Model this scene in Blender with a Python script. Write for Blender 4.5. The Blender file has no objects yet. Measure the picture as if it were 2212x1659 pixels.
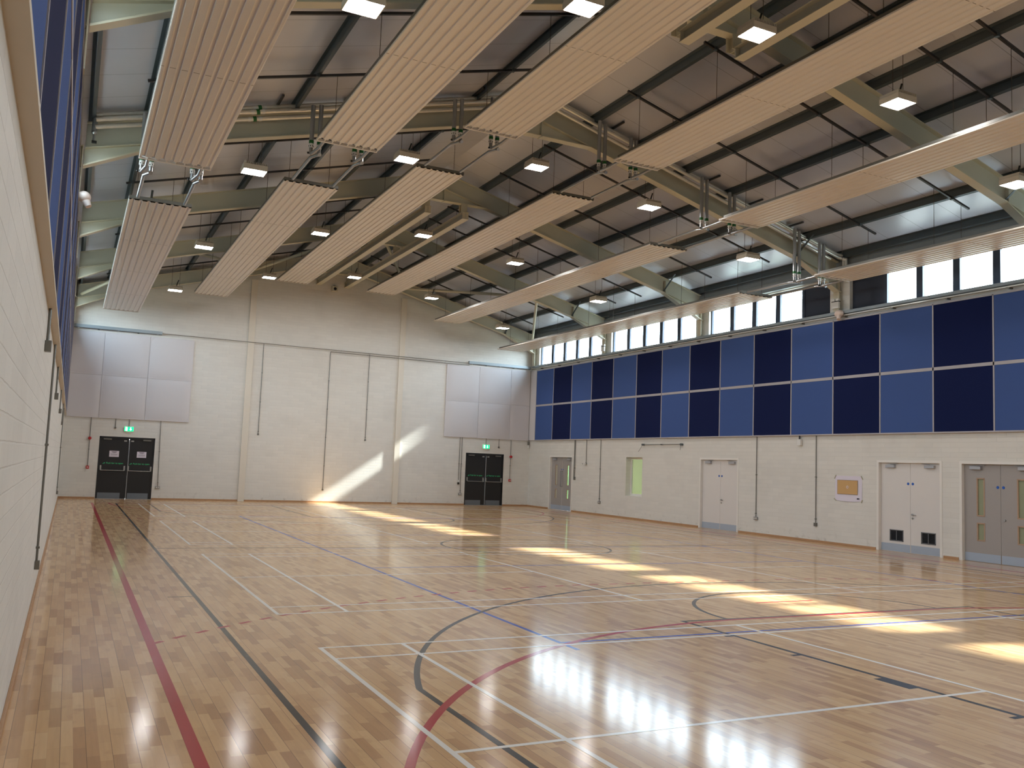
import bpy, bmesh, math, random
from mathutils import Vector, Matrix
random.seed(7)
sc = bpy.context.scene
col = sc.collection
ORD = ['first', 'second', 'third', 'fourth', 'fifth', 'sixth', 'seventh', 'eighth', 'ninth', 'tenth', 'eleventh', 'twelfth',
       'thirteenth', 'fourteenth', 'fifteenth', 'sixteenth', 'seventeenth', 'eighteenth', 'nineteenth', 'twentieth',
       'twenty-first', 'twenty-second', 'twenty-third', 'twenty-fourth']
# ------------------------------------------------------------------ hall dimensions (metres)
XL, XR = -2.34, 15.63          # side walls
YN, YE = -8.40, 26.10          # wall behind the camera, end wall
RX = 6.62                      # ridge
SL = 0.267                     # roof slope
FR = [8.85 + 5.65 * k for k in (-3, -2, -1, 0, 1, 2, 3)]   # portal frames
def zsheet(x): return 9.83 - SL * abs(x - RX)
def ztop(x): return 9.68 - SL * abs(x - RX)
def zbot(x): return 9.23 - SL * abs(x - RX)

# ------------------------------------------------------------------ materials
def lin(c):
    return tuple(((v / 255) / 12.92 if v / 255 <= .04045 else ((v / 255 + .055) / 1.055) ** 2.4) for v in c) + (1,)
def newmat(name):
    m = bpy.data.materials.new(name); m.use_nodes = True
    nt = m.node_tree; nt.nodes.clear()
    out = nt.nodes.new('ShaderNodeOutputMaterial')
    return m, nt, out
def pbr(name, rgb, rough=.5, metal=0., coat=0., coat_r=.1, noise=0., nscale=4., bump=0., bscale=60., spec=.5, sheen=0.):
    m, nt, out = newmat(name)
    b = nt.nodes.new('ShaderNodeBsdfPrincipled')
    nt.links.new(b.outputs[0], out.inputs[0])
    b.inputs['Roughness'].default_value = rough; b.inputs['Metallic'].default_value = metal
    b.inputs['Coat Weight'].default_value = coat; b.inputs['Coat Roughness'].default_value = coat_r
    b.inputs['Specular IOR Level'].default_value = spec
    if sheen: b.inputs['Sheen Weight'].default_value = sheen
    c = lin(rgb)
    tc = nt.nodes.new('ShaderNodeTexCoord')
    n = nt.nodes.new('ShaderNodeTexNoise'); n.inputs['Scale'].default_value = nscale; n.inputs['Detail'].default_value = 5
    nt.links.new(tc.outputs['Object'], n.inputs['Vector'])
    mx = nt.nodes.new('ShaderNodeMix'); mx.data_type = 'RGBA'
    k = max(noise, .02)
    mx.inputs['A'].default_value = tuple(v * (1 - k) for v in c[:3]) + (1,)
    mx.inputs['B'].default_value = tuple(min(1, v * (1 + k)) for v in c[:3]) + (1,)
    nt.links.new(n.outputs['Fac'], mx.inputs['Factor']); nt.links.new(mx.outputs['Result'], b.inputs['Base Color'])
    if bump:
        n2 = nt.nodes.new('ShaderNodeTexNoise'); n2.inputs['Scale'].default_value = bscale; n2.inputs['Detail'].default_value = 3
        nt.links.new(tc.outputs['Object'], n2.inputs['Vector'])
        bp = nt.nodes.new('ShaderNodeBump'); bp.inputs['Strength'].default_value = bump; bp.inputs['Distance'].default_value = .004
        nt.links.new(n2.outputs['Fac'], bp.inputs['Height']); nt.links.new(bp.outputs[0], b.inputs['Normal'])
    return m
def emis(name, rgb, s):
    m, nt, out = newmat(name)
    e = nt.nodes.new('ShaderNodeEmission'); e.inputs[0].default_value = lin(rgb); e.inputs[1].default_value = s
    nt.links.new(e.outputs[0], out.inputs[0]); return m
def math_(nt, op, a, b=None, c=None):
    n = nt.nodes.new('ShaderNodeMath'); n.operation = op
    for i, v in enumerate((a, b, c)):
        if v is None: continue
        if isinstance(v, (int, float)): n.inputs[i].default_value = v
        else: nt.links.new(v, n.inputs[i])
    return n.outputs[0]
def mixc(nt, f, a, b, mode='MIX'):
    n = nt.nodes.new('ShaderNodeMix'); n.data_type = 'RGBA'; n.blend_type = mode
    for k, v in (('Factor', f), ('A', a), ('B', b)):
        if isinstance(v, (int, float, tuple)): n.inputs[k].default_value = v
        else: nt.links.new(v, n.inputs[k])
    return n.outputs['Result']
def brickwall(name, axis, rgb=(223, 220, 213)):
    """painted blockwork, 440 x 100 courses; axis = horizontal axis of the wall"""
    m, nt, out = newmat(name)
    b = nt.nodes.new('ShaderNodeBsdfPrincipled'); nt.links.new(b.outputs[0], out.inputs[0])
    b.inputs['Roughness'].default_value = .55
    g = nt.nodes.new('ShaderNodeNewGeometry'); s = nt.nodes.new('ShaderNodeSeparateXYZ'); nt.links.new(g.outputs['Position'], s.inputs[0])
    cb = nt.nodes.new('ShaderNodeCombineXYZ')
    nt.links.new(s.outputs[axis], cb.inputs[0]); nt.links.new(s.outputs[2], cb.inputs[1])
    # let the joints wander a little, as hand-laid paint-filled joints do
    nz = nt.nodes.new('ShaderNodeTexNoise'); nz.inputs['Scale'].default_value = 5; nt.links.new(cb.outputs[0], nz.inputs['Vector'])
    vm = nt.nodes.new('ShaderNodeVectorMath'); vm.operation = 'MULTIPLY_ADD'
    nt.links.new(nz.outputs['Color'], vm.inputs[0]); vm.inputs[1].default_value = (.008, .008, 0); nt.links.new(cb.outputs[0], vm.inputs[2])
    br = nt.nodes.new('ShaderNodeTexBrick')
    nt.links.new(vm.outputs[0], br.inputs['Vector'])
    br.inputs['Scale'].default_value = 1; br.inputs['Brick Width'].default_value = .45; br.inputs['Row Height'].default_value = .1125
    br.inputs['Mortar Size'].default_value = .006; br.inputs['Mortar Smooth'].default_value = .6; br.inputs['Bias'].default_value = 0
    c = lin(rgb)
    br.inputs['Color1'].default_value = tuple(v * 1.02 for v in c[:3]) + (1,)
    br.inputs['Color2'].default_value = tuple(v * .97 for v in c[:3]) + (1,)
    br.inputs['Mortar'].default_value = tuple(v * .945 for v in c[:3]) + (1,)
    n1 = nt.nodes.new('ShaderNodeTexNoise'); n1.inputs['Scale'].default_value = .9; n1.inputs['Detail'].default_value = 8
    nt.links.new(cb.outputs[0], n1.inputs['Vector'])
    r1 = nt.nodes.new('ShaderNodeMapRange'); r1.inputs[1].default_value = .52; r1.inputs[2].default_value = .72; r1.inputs[3].default_value = 0; r1.inputs[4].default_value = .16
    nt.links.new(n1.outputs['Fac'], r1.inputs[0])
    c1 = mixc(nt, r1.outputs[0], br.outputs['Color'], lin((176, 172, 164)))
    # scuffs close to the floor
    n2 = nt.nodes.new('ShaderNodeTexNoise'); n2.inputs['Scale'].default_value = 6; n2.inputs['Detail'].default_value = 6
    nt.links.new(cb.outputs[0], n2.inputs['Vector'])
    lo = nt.nodes.new('ShaderNodeMapRange'); lo.inputs[1].default_value = .02; lo.inputs[2].default_value = .34; lo.inputs[3].default_value = 1; lo.inputs[4].default_value = 0
    nt.links.new(s.outputs[2], lo.inputs[0])
    r2 = nt.nodes.new('ShaderNodeMapRange'); r2.inputs[1].default_value = .56; r2.inputs[2].default_value = .7; r2.inputs[4].default_value = .4
    nt.links.new(n2.outputs['Fac'], r2.inputs[0])
    c2 = mixc(nt, math_(nt, 'MULTIPLY', lo.outputs[0], r2.outputs[0]), c1, lin((140, 132, 120)))
    nt.links.new(c2, b.inputs['Base Color'])
    n3 = nt.nodes.new('ShaderNodeTexNoise'); n3.inputs['Scale'].default_value = 40; n3.inputs['Detail'].default_value = 4
    nt.links.new(cb.outputs[0], n3.inputs['Vector'])
    h = math_(nt, 'ADD', math_(nt, 'MULTIPLY', br.outputs['Fac'], -1.), math_(nt, 'MULTIPLY', n3.outputs['Fac'], .35))
    bp = nt.nodes.new('ShaderNodeBump'); bp.inputs['Strength'].default_value = .5; bp.inputs['Distance'].default_value = .005
    nt.links.new(h, bp.inputs['Height']); nt.links.new(bp.outputs[0], b.inputs['Normal'])
    return m
def floor_mat():
    m, nt, out = newmat('sprung beech strip floor')
    b = nt.nodes.new('ShaderNodeBsdfPrincipled'); nt.links.new(b.outputs[0], out.inputs[0])
    g = nt.nodes.new('ShaderNodeNewGeometry'); s = nt.nodes.new('ShaderNodeSeparateXYZ'); nt.links.new(g.outputs['Position'], s.inputs[0])
    X = math_(nt, 'ADD', s.outputs[0], 3.0); Y = math_(nt, 'ADD', s.outputs[1], 20.)
    W = .0655
    u = math_(nt, 'DIVIDE', X, W); row = math_(nt, 'FLOOR', u)
    wn = nt.nodes.new('ShaderNodeTexWhiteNoise'); wn.noise_dimensions = '1D'; nt.links.new(row, wn.inputs['W'])
    ln = math_(nt, 'ADD', .34, math_(nt, 'MULTIPLY', wn.outputs['Value'], .2))
    v = math_(nt, 'ADD', math_(nt, 'DIVIDE', Y, ln), math_(nt, 'MULTIPLY', wn.outputs['Value'], 17.3))
    cell = math_(nt, 'FLOOR', v)
    cb = nt.nodes.new('ShaderNodeCombineXYZ'); nt.links.new(row, cb.inputs[0]); nt.links.new(cell, cb.inputs[1])
    w2 = nt.nodes.new('ShaderNodeTexWhiteNoise'); w2.noise_dimensions = '2D'; nt.links.new(cb.outputs[0], w2.inputs['Vector'])
    ramp = nt.nodes.new('ShaderNodeValToRGB'); cr = ramp.color_ramp
    cr.elements[0].position = 0; cr.elements[0].color = lin((182, 138, 95))
    cr.elements[1].position = 1; cr.elements[1].color = lin((220, 180, 132))
    for p, c in ((.12, (190, 146, 100)), (.35, (205, 162, 114)), (.7, (214, 172, 122))):
        e = cr.elements.new(p); e.color = lin(c)
    nt.links.new(w2.outputs['Value'], ramp.inputs[0])
    # grain
    gv = nt.nodes.new('ShaderNodeCombineXYZ')
    nt.links.new(math_(nt, 'MULTIPLY', X, 60.), gv.inputs[0]); nt.links.new(math_(nt, 'MULTIPLY', Y, 3.), gv.inputs[1]); nt.links.new(w2.outputs['Value'], gv.inputs[2])
    gn = nt.nodes.new('ShaderNodeTexNoise'); gn.inputs['Scale'].default_value = 1; gn.inputs['Detail'].default_value = 4
    nt.links.new(gv.outputs[0], gn.inputs['Vector'])
    gr = nt.nodes.new('ShaderNodeMapRange'); gr.inputs[3].default_value = .88; gr.inputs[4].default_value = 1.1; nt.links.new(gn.outputs['Fac'], gr.inputs[0])
    gc = nt.nodes.new('ShaderNodeCombineXYZ')
    for i in range(3): nt.links.new(gr.outputs[0], gc.inputs[i])
    c1 = mixc(nt, 1., ramp.outputs[0], gc.outputs[0], 'MULTIPLY')
    # figured darker clouds and small knots of the timber
    kv = nt.nodes.new('ShaderNodeCombineXYZ')
    nt.links.new(math_(nt, 'MULTIPLY', X, 9.), kv.inputs[0]); nt.links.new(math_(nt, 'MULTIPLY', Y, 4.5), kv.inputs[1]); nt.links.new(math_(nt, 'MULTIPLY', w2.outputs['Value'], 9.), kv.inputs[2])
    kn = nt.nodes.new('ShaderNodeTexNoise'); kn.inputs['Scale'].default_value = 1; kn.inputs['Detail'].default_value = 3
    nt.links.new(kv.outputs[0], kn.inputs['Vector'])
    kr = nt.nodes.new('ShaderNodeMapRange'); kr.inputs[1].default_value = .58; kr.inputs[2].default_value = .78; kr.inputs[3].default_value = 0; kr.inputs[4].default_value = .35
    nt.links.new(kn.outputs['Fac'], kr.inputs[0])
    c2 = mixc(nt, kr.outputs[0], c1, lin((150, 110, 76)))
    # joints: strong line every second strip, faint between, thin butt ends
    fu = math_(nt, 'FRACT', math_(nt, 'DIVIDE', X, W * 2))
    j1 = math_(nt, 'LESS_THAN', math_(nt, 'ABSOLUTE', math_(nt, 'SUBTRACT', fu, .5)), .012)
    fs = math_(nt, 'FRACT', u)
    j2 = math_(nt, 'LESS_THAN', fs, .02)
    fv = math_(nt, 'FRACT', v); j3 = math_(nt, 'LESS_THAN', fv, .006)
    j = math_(nt, 'MINIMUM', math_(nt, 'ADD', math_(nt, 'MULTIPLY', j1, .62), math_(nt, 'ADD', math_(nt, 'MULTIPLY', j2, .18), math_(nt, 'MULTIPLY', j3, .3))), .7)
    c3 = mixc(nt, j, c2, lin((78, 50, 32)))
    nt.links.new(c3, b.inputs['Base Color'])
    b.inputs['Roughness'].default_value = .5; b.inputs['Specular IOR Level'].default_value = .12
    b.inputs['Coat Weight'].default_value = FLOOR_COAT; b.inputs['Coat IOR'].default_value = 1.42
    rn = nt.nodes.new('ShaderNodeTexNoise'); rn.inputs['Scale'].default_value = 1.3; rn.inputs['Detail'].default_value = 4
    nt.links.new(g.outputs['Position'], rn.inputs['Vector'])
    rr = nt.nodes.new('ShaderNodeMapRange'); rr.inputs[3].default_value = FLOOR_R[0]; rr.inputs[4].default_value = FLOOR_R[1]; nt.links.new(rn.outputs['Fac'], rr.inputs[0])
    nt.links.new(rr.outputs[0], b.inputs['Coat Roughness'])
    return m
def sheet_mat():
    """white-grey roof liner sheets, ribbed across the slope, one joint a metre"""
    m, nt, out = newmat('roof liner sheet')
    b = nt.nodes.new('ShaderNodeBsdfPrincipled'); nt.links.new(b.outputs[0], out.inputs[0])
    g = nt.nodes.new('ShaderNodeNewGeometry'); s = nt.nodes.new('ShaderNodeSeparateXYZ'); nt.links.new(g.outputs['Position'], s.inputs[0])
    f = math_(nt, 'FRACT', math_(nt, 'ADD', s.outputs[1], 20.))
    j = math_(nt, 'LESS_THAN', f, .012)
    n = nt.nodes.new('ShaderNodeTexNoise'); n.inputs['Scale'].default_value = 1.2; n.inputs['Detail'].default_value = 3; nt.links.new(g.outputs['Position'], n.inputs['Vector'])
    base = mixc(nt, n.outputs['Fac'], lin((204, 204, 212)), lin((216, 216, 224)))
    nt.links.new(mixc(nt, math_(nt, 'MULTIPLY', j, .5), base, lin((60, 58, 58))), b.inputs['Base Color'])
    b.inputs['Roughness'].default_value = .32; b.inputs['Metallic'].default_value = .2
    w = math_(nt, 'PINGPONG', math_(nt, 'MULTIPLY', math_(nt, 'ADD', s.outputs[1], 20.), 30.), .5)
    h = math_(nt, 'ADD', w, math_(nt, 'MULTIPLY', n.outputs['Fac'], 1.5))
    bp = nt.nodes.new('ShaderNodeBump'); bp.inputs['Strength'].default_value = .5; bp.inputs['Distance'].default_value = .002
    nt.links.new(h, bp.inputs['Height']); nt.links.new(bp.outputs[0], b.inputs['Normal'])
    return m
def glass_mat(name, tint=(.93, .97, .96, 1), refl=.07):
    m, nt, out = newmat(name)
    t = nt.nodes.new('ShaderNodeBsdfTransparent'); t.inputs[0].default_value = tint
    gl = nt.nodes.new('ShaderNodeBsdfGlossy'); gl.inputs['Roughness'].default_value = .03
    mx = nt.nodes.new('ShaderNodeMixShader'); mx.inputs[0].default_value = refl
    nt.links.new(t.outputs[0], mx.inputs[1]); nt.links.new(gl.outputs[0], mx.inputs[2]); nt.links.new(mx.outputs[0], out.inputs[0])
    return m
FLOOR_COAT, FLOOR_R = .76, (.10, .145)
M = dict(
    floor=floor_mat(), wx=brickwall('painted blockwork side', 1), wy=brickwall('painted blockwork end', 0),
    sheet=sheet_mat(),
    white=pbr('white gloss paint', (232, 228, 222), .35), cream=pbr('cream steel paint', (206, 200, 178), .4),
    pilaster=pbr('painted pilaster', (222, 214, 200), .5, bump=.2),
    steelgreen=pbr('grey green steel primer', (196, 194, 178), .42),
    dark=pbr('dark galvanised purlin', (84, 92, 96), .4, .3, noise=.12, nscale=3),
    bar=pbr('slotted channel steel', (78, 76, 76), .4, .6),
    eave=pbr('galvanised eave steel', (150, 160, 166), .38, .15, noise=.08, nscale=2),
    galv=pbr('galvanised conduit', (128, 126, 120), .38, .75),
    foil=pbr('foil faced pipe insulation', (226, 222, 212), .28, .6, noise=.1, nscale=14, bump=.6, bscale=30),
    lag=pbr('grey metal clad pipe', (170, 172, 174), .3, .75, noise=.06),
    panel=pbr('radiant panel enamel', (232, 224, 214), .3, .0, bump=.05, bscale=5),
    seam=pbr('panel seam grey', (132, 118, 104), .5),
    lightblue=pbr('mid blue acoustic fabric', (68, 92, 148), .9, noise=.05, nscale=90, bump=.3, bscale=300, spec=.2),
    darkblue=pbr('navy acoustic fabric', (16, 28, 72), .9, noise=.05, nscale=90, bump=.3, bscale=300, spec=.2),
    trim=pbr('pale grey trim bead', (176, 172, 176), .4),
    offwhite=pbr('white acoustic fabric', (212, 208, 209), .9, noise=.02, nscale=40, bump=.25, bscale=200),
    ledge=pbr('cream ledge board', (208, 198, 182), .5),
    black=pbr('black door laminate', (30, 31, 34), .35), kick=pbr('brushed kick plate', (120, 128, 138), .35, .6),
    bluekick=pbr('pale blue grey kick plate', (172, 184, 200), .35, .2),
    doorwhite=pbr('white door paint', (222, 217, 213), .4), doorgrey=pbr('grey door laminate', (164, 158, 154), .4),
    beech=pbr('beech glazing bead', (178, 148, 122), .5, noise=.1, nscale=20), closer=pbr('silver grey closer case', (176, 176, 180), .35, .3), skirt=pbr('brown timber skirting', (180, 138, 100), .5, noise=.15, nscale=10),
    steel=pbr('satin stainless steel', (170, 170, 170), .3, .9), blue=pbr('blue sign vinyl', (30, 90, 180), .5),
    blackp=pbr('black plastic', (20, 20, 20), .4), grille=pbr('dark grille mesh', (58, 58, 62), .5, .3), grillef=pbr('grey grille frame', (120, 122, 126), .4, .4),
    red=pbr('red alarm plastic', (190, 36, 40), .35), paper=pbr('white paper', (224, 216, 228), .7), ink=pbr('grey print', (120, 112, 124), .8),
    brown=pbr('printed court plan brown', (204, 164, 110), .7), inkd=pbr('dark print', (40, 32, 50), .8), tape=pbr('masking tape', (176, 170, 146), .7),
    greenv=pbr('green vinyl lettering', (60, 214, 140), .5), greenb=pbr('green pipe band', (20, 96, 40), .5),
    exitg=emis('exit sign green', (20, 210, 110), 1.3), exitw=emis('exit sign white', (215, 255, 230), 1.6),
    glass=glass_mat('clear window glass'), tglass=glass_mat('tinted vision glass', (.3, .4, .28, 1), .06), pglass=pbr('pale obscure glass', (206, 214, 196), .12), vglass=pbr('obscure vision glass', (150, 156, 128), .12, noise=.05),
    frame=pbr('dark window frame', (44, 52, 66), .4, .2), louvre=pbr('dark louvre slats', (34, 38, 54), .5),
    housing=pbr('lamp housing', (205, 196, 180), .45), rope=pbr('brown hanging chain', (90, 82, 74), .5, .5),
    plastic=pbr('white plastic', (226, 224, 220), .35), pinkplastic=pbr('warm white detector shell', (222, 200, 186), .4),
    lwhite=None, greenroom=pbr('pale green room paint', (208, 216, 186), .6),
)
def linemat(name, rgb, rough=.3):
    return pbr(name, rgb, .5, coat=.68, coat_r=.13, spec=.1)
M['lwhite'] = linemat('white court paint', (236, 231, 224)); M['lred'] = linemat('red court paint', (170, 18, 36))
M['lblk'] = linemat('charcoal court paint', (32, 30, 30)); M['lblu'] = linemat('blue court paint', (44, 74, 166))
M['lamp'] = None

# ------------------------------------------------------------------ mesh building
WL = {}
class MB:
    def __init__(s): s.v = []; s.f = []; s.m = []; s.s = []; s.mats = []
    def mi(s, mat):
        if mat not in s.mats: s.mats.append(mat)
        return s.mats.index(mat)
    def add(s, vs, fs, mat, smooth=False):
        o = len(s.v); k = s.mi(mat); s.v += [tuple(p) for p in vs]
        for f in fs: s.f.append(tuple(o + i for i in f)); s.m.append(k); s.s.append(smooth)
        return s
    def box(s, x0, x1, y0, y1, z0, z1, mat, bev=0):
        if x0 > x1: x0, x1 = x1, x0
        if y0 > y1: y0, y1 = y1, y0
        if z0 > z1: z0, z1 = z1, z0
        if bev:
            b = min(bev, (x1 - x0) / 2.2, (y1 - y0) / 2.2, (z1 - z0) / 2.2)
            bm = bmesh.new(); bmesh.ops.create_cube(bm, size=1)
            for v in bm.verts: v.co = Vector(((x0 + x1) / 2 + v.co.x * (x1 - x0), (y0 + y1) / 2 + v.co.y * (y1 - y0), (z0 + z1) / 2 + v.co.z * (z1 - z0)))
            bmesh.ops.bevel(bm, geom=bm.edges[:], offset=b, segments=2, affect='EDGES', profile=.6)
            bm.verts.ensure_lookup_table(); bm.verts.index_update()
            s.add([v.co[:] for v in bm.verts], [[v.index for v in f.verts] for f in bm.faces], mat, False); bm.free(); return s
        vs = [(x, y, z) for z in (z0, z1) for y in (y0, y1) for x in (x0, x1)]
        return s.add(vs, [(0, 2, 3, 1), (4, 5, 7, 6), (0, 1, 5, 4), (2, 6, 7, 3), (0, 4, 6, 2), (1, 3, 7, 5)], mat)
    def prism(s, poly, axis, a0, a1, mat):
        """poly: 2-d points in the plane across `axis` (x: (y,z), y: (x,z), z: (x,y))"""
        def P(p, a): return (a, p[0], p[1]) if axis == 0 else ((p[0], a, p[1]) if axis == 1 else (p[0], p[1], a))
        n = len(poly); vs = [P(p, a0) for p in poly] + [P(p, a1) for p in poly]
        fs = [tuple(range(n)), tuple(range(2 * n - 1, n - 1, -1))] + [(i, i + n, (i + 1) % n + n, (i + 1) % n) for i in range(n)]
        return s.add(vs, fs, mat)
    def cyl(s, p0, p1, r, mat, n=10, r1=None, caps=True):
        p0 = Vector(p0); p1 = Vector(p1); d = (p1 - p0).normalized()
        a = d.orthogonal().normalized(); b = d.cross(a); r1 = r if r1 is None else r1
        vs = [p0 + (a * math.cos(t) + b * math.sin(t)) * r for t in [2 * math.pi * i / n for i in range(n)]]
        vs += [p1 + (a * math.cos(t) + b * math.sin(t)) * r1 for t in [2 * math.pi * i / n for i in range(n)]]
        s.add(vs, [(i, (i + 1) % n, (i + 1) % n + n, i + n) for i in range(n)], mat, True)
        if caps: s.add(vs, [tuple(range(n - 1, -1, -1)), tuple(range(n, 2 * n))], mat)
        return s
    def path(s, pts, r, mat, n=8):
        for a, b in zip(pts[:-1], pts[1:]): s.cyl(a, b, r, mat, n)
        for p in pts[1:-1]: s.ball(p, r * 1.06, mat, n)
        return s
    def ball(s, p, r, mat, n=10, sx=1, sy=1, sz=1):
        vs = []; fs = []; k = n // 2
        for i in range(k + 1):
            a = math.pi * i / k
            for j in range(n):
                t = 2 * math.pi * j / n
                vs.append((p[0] + r * sx * math.sin(a) * math.cos(t), p[1] + r * sy * math.sin(a) * math.sin(t), p[2] + r * sz * math.cos(a)))
        for i in range(k):
            for j in range(n): fs.append((i * n + j, i * n + (j + 1) % n, (i + 1) * n + (j + 1) % n, (i + 1) * n + j))
        return s.add(vs, fs, mat, True)
    def beam(s, p0, p1, w, h, mat):
        """rectangular bar between two points, w across, h up"""
        p0 = Vector(p0); p1 = Vector(p1); d = (p1 - p0).normalized(); a = d.cross(Vector((0, 0, 1)))
        a = (a.normalized() if a.length > 1e-4 else Vector((1, 0, 0))); b = a.cross(d)
        c = [(-w / 2, -h / 2), (w / 2, -h / 2), (w / 2, h / 2), (-w / 2, h / 2)]
        vs = [p0 + a * i + b * j for i, j in c] + [p1 + a * i + b * j for i, j in c]
        return s.add(vs, [(3, 2, 1, 0), (4, 5, 6, 7), (0, 1, 5, 4), (1, 2, 6, 5), (2, 3, 7, 6), (3, 0, 4, 7)], mat)
    def build(s, name, parent=None, label=None, cat=None, group=None, kind=None):
        me = bpy.data.meshes.new(name)
        xs = [v[0] for v in s.v]; ys = [v[1] for v in s.v]; zs = [v[2] for v in s.v]
        o = Vector(((min(xs) + max(xs)) / 2, (min(ys) + max(ys)) / 2, min(zs)))
        me.from_pydata([(v[0] - o.x, v[1] - o.y, v[2] - o.z) for v in s.v], [], s.f)
        for m in s.mats: me.materials.append(m)
        me.polygons.foreach_set('material_index', s.m); me.polygons.foreach_set('use_smooth', s.s); me.update()
        bm = bmesh.new(); bm.from_mesh(me); bmesh.ops.recalc_face_normals(bm, faces=bm.faces[:]); bm.to_mesh(me); bm.free()
        ob = bpy.data.objects.new(name, me); col.objects.link(ob)
        place(ob, o, parent); tag(ob, label, cat, group, kind)
        return ob
def place(ob, o, parent):
    if parent: ob.parent = parent; ob.location = o - WL[parent.name]
    else: ob.location = o
    WL[ob.name] = Vector(o)
def tag(ob, label=None, cat=None, group=None, kind=None):
    for k, v in (('label', label), ('category', cat), ('group', group), ('kind', kind)):
        if v: ob[k] = v
def thing(name, loc, label, cat, group=None, kind=None):
    e = bpy.data.objects.new(name, None); e.empty_display_size = .1; col.objects.link(e)
    place(e, Vector(loc), None); tag(e, label, cat, group, kind); return e
def text(name, body, size, loc, rot, mat, parent, ext=.001):
    c = bpy.data.curves.new(name, 'FONT'); c.body = body; c.size = size; c.extrude = ext; c.align_x = 'CENTER'; c.align_y = 'CENTER'
    c.materials.append(mat); ob = bpy.data.objects.new(name, c); col.objects.link(ob); ob.rotation_euler = rot
    place(ob, Vector(loc), parent); return ob

def wall_cells(mb, axis, t0, t1, a0, a1, z0, z1, holes, mat):
    """a wall made of cells around rectangular holes; axis 0: wall across x (runs along y)"""
    A = sorted({a0, a1, *[h[0] for h in holes], *[h[1] for h in holes]}); Z = sorted({z0, z1, *[h[2] for h in holes], *[h[3] for h in holes]})
    A = [a for a in A if a0 <= a <= a1]; Z = [z for z in Z if z0 <= z <= z1]
    for zi in range(len(Z) - 1):
        run = None
        for ai in range(len(A) - 1):
            ca, cz = (A[ai] + A[ai + 1]) / 2, (Z[zi] + Z[zi + 1]) / 2
            solid = not any(h[0] < ca < h[1] and h[2] < cz < h[3] for h in holes)
            if solid: run = [A[ai], A[ai + 1]] if run is None else [run[0], A[ai + 1]]
            if run and (not solid or ai == len(A) - 2):
                if axis == 0: mb.box(t0, t1, run[0], run[1], Z[zi], Z[zi + 1], mat)
                else: mb.box(run[0], run[1], t0, t1, Z[zi], Z[zi + 1], mat)
                run = None
    return mb

# ------------------------------------------------------------------ floor and its painted courts
fl = MB().box(XL - .3, XR + .3, YN - .3, YE + .3, -.2, 0, M['floor']).build('floor', kind='structure', label='pale beech strip sports floor with coloured court lines')
CX, CY = 6.65, 8.85
def strip(mb, x0, y0, x1, y1, w, z, mat):
    d = Vector((x1 - x0, y1 - y0)); L = d.length; d /= L; n = Vector((-d.y, d.x)) * w / 2
    p = [(x0 + n.x, y0 + n.y), (x0 - n.x, y0 - n.y), (x1 - n.x, y1 - n.y), (x1 + n.x, y1 + n.y)]
    mb.prism(p, 2, .0002, z - (.0001 if abs(d.x) > .5 else 0), mat)
def arc(mb, cx, cy, r, a0, a1, w, z, mat, n=48, dash=None):
    L = abs(a1 - a0) * r
    if dash:
        k = int(L / (2 * dash))
        for i in range(k):
            b0 = a0 + (a1 - a0) * (i * 2 * dash) / L; arc(mb, cx, cy, r, b0, b0 + (a1 - a0) * dash / L, w, z, mat, 3)
        return
    pi = []; po = []
    for i in range(n + 1):
        a = a0 + (a1 - a0) * i / n
        pi.append((cx + (r - w / 2) * math.cos(a), cy + (r - w / 2) * math.sin(a))); po.append((cx + (r + w / 2) * math.cos(a), cy + (r + w / 2) * math.sin(a)))
    for i in range(n): mb.prism([pi[i], po[i], po[i + 1], pi[i + 1]], 2, .0002, z - .00005, mat)
ZW, ZR, ZK, ZB = .0012, .0009, .0006, .0004
bad = [(-6.1, 0), (1.754, 7.854), (9.46, 15.56), (17.16, 23.26)]
for i, (y0, y1) in enumerate(bad):
    mb = MB(); w = .04; m = M['lwhite']; z = ZW
    for y in (y0, y0 + .46, y1 - .46, y1):
        yy = y + (w / 2 if y in (y0, y0 + .46) else -w / 2); strip(mb, 0, yy, 13.4, yy, w, z, m)
    for x in (0, .76, 4.68, 8.72, 12.64, 13.4):
        xx = x + (w / 2 if x < 6 else -w / 2); strip(mb, xx, y0, xx, y1, w, z, m)
    yc = (y0 + y1) / 2; strip(mb, 0, yc, 4.7, yc, w, z, m); strip(mb, 8.7, yc, 13.4, yc, w, z, m)
    mb.build('badminton_court_marking', fl, 'white painted badminton court lines')
mb = MB(); m = M['lblu']; z = ZB; w = .05
for x in (2.25, 11.25): strip(mb, x, -.38, x, 17.6, w, z, m)
for y in (-.38, 5.62, 8.62, 11.62, 17.6): strip(mb, 2.225, y, 11.275, y, w, z, m)
for x in (2.25, 11.25): strip(mb, x, -.5, x, -.72, w, z, m)
mb.build('volleyball_court_marking', fl, 'blue painted volleyball court lines')
mb = MB(); m = M['lblk']; z = ZK; w = .05
for x in (-.645, 13.945): strip(mb, x, -5.47, x, 23.17, w, z, m)
for y in (-5.47, 8.85, 23.17): strip(mb, -.67, y, 13.97, y, w, z, m)
strip(mb, -.95, 3.2, -.67, 3.2, w * .5, z, m)
arc(mb, CX, CY, 1.78, 0, 2 * math.pi, w, z, m, 72)
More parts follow.
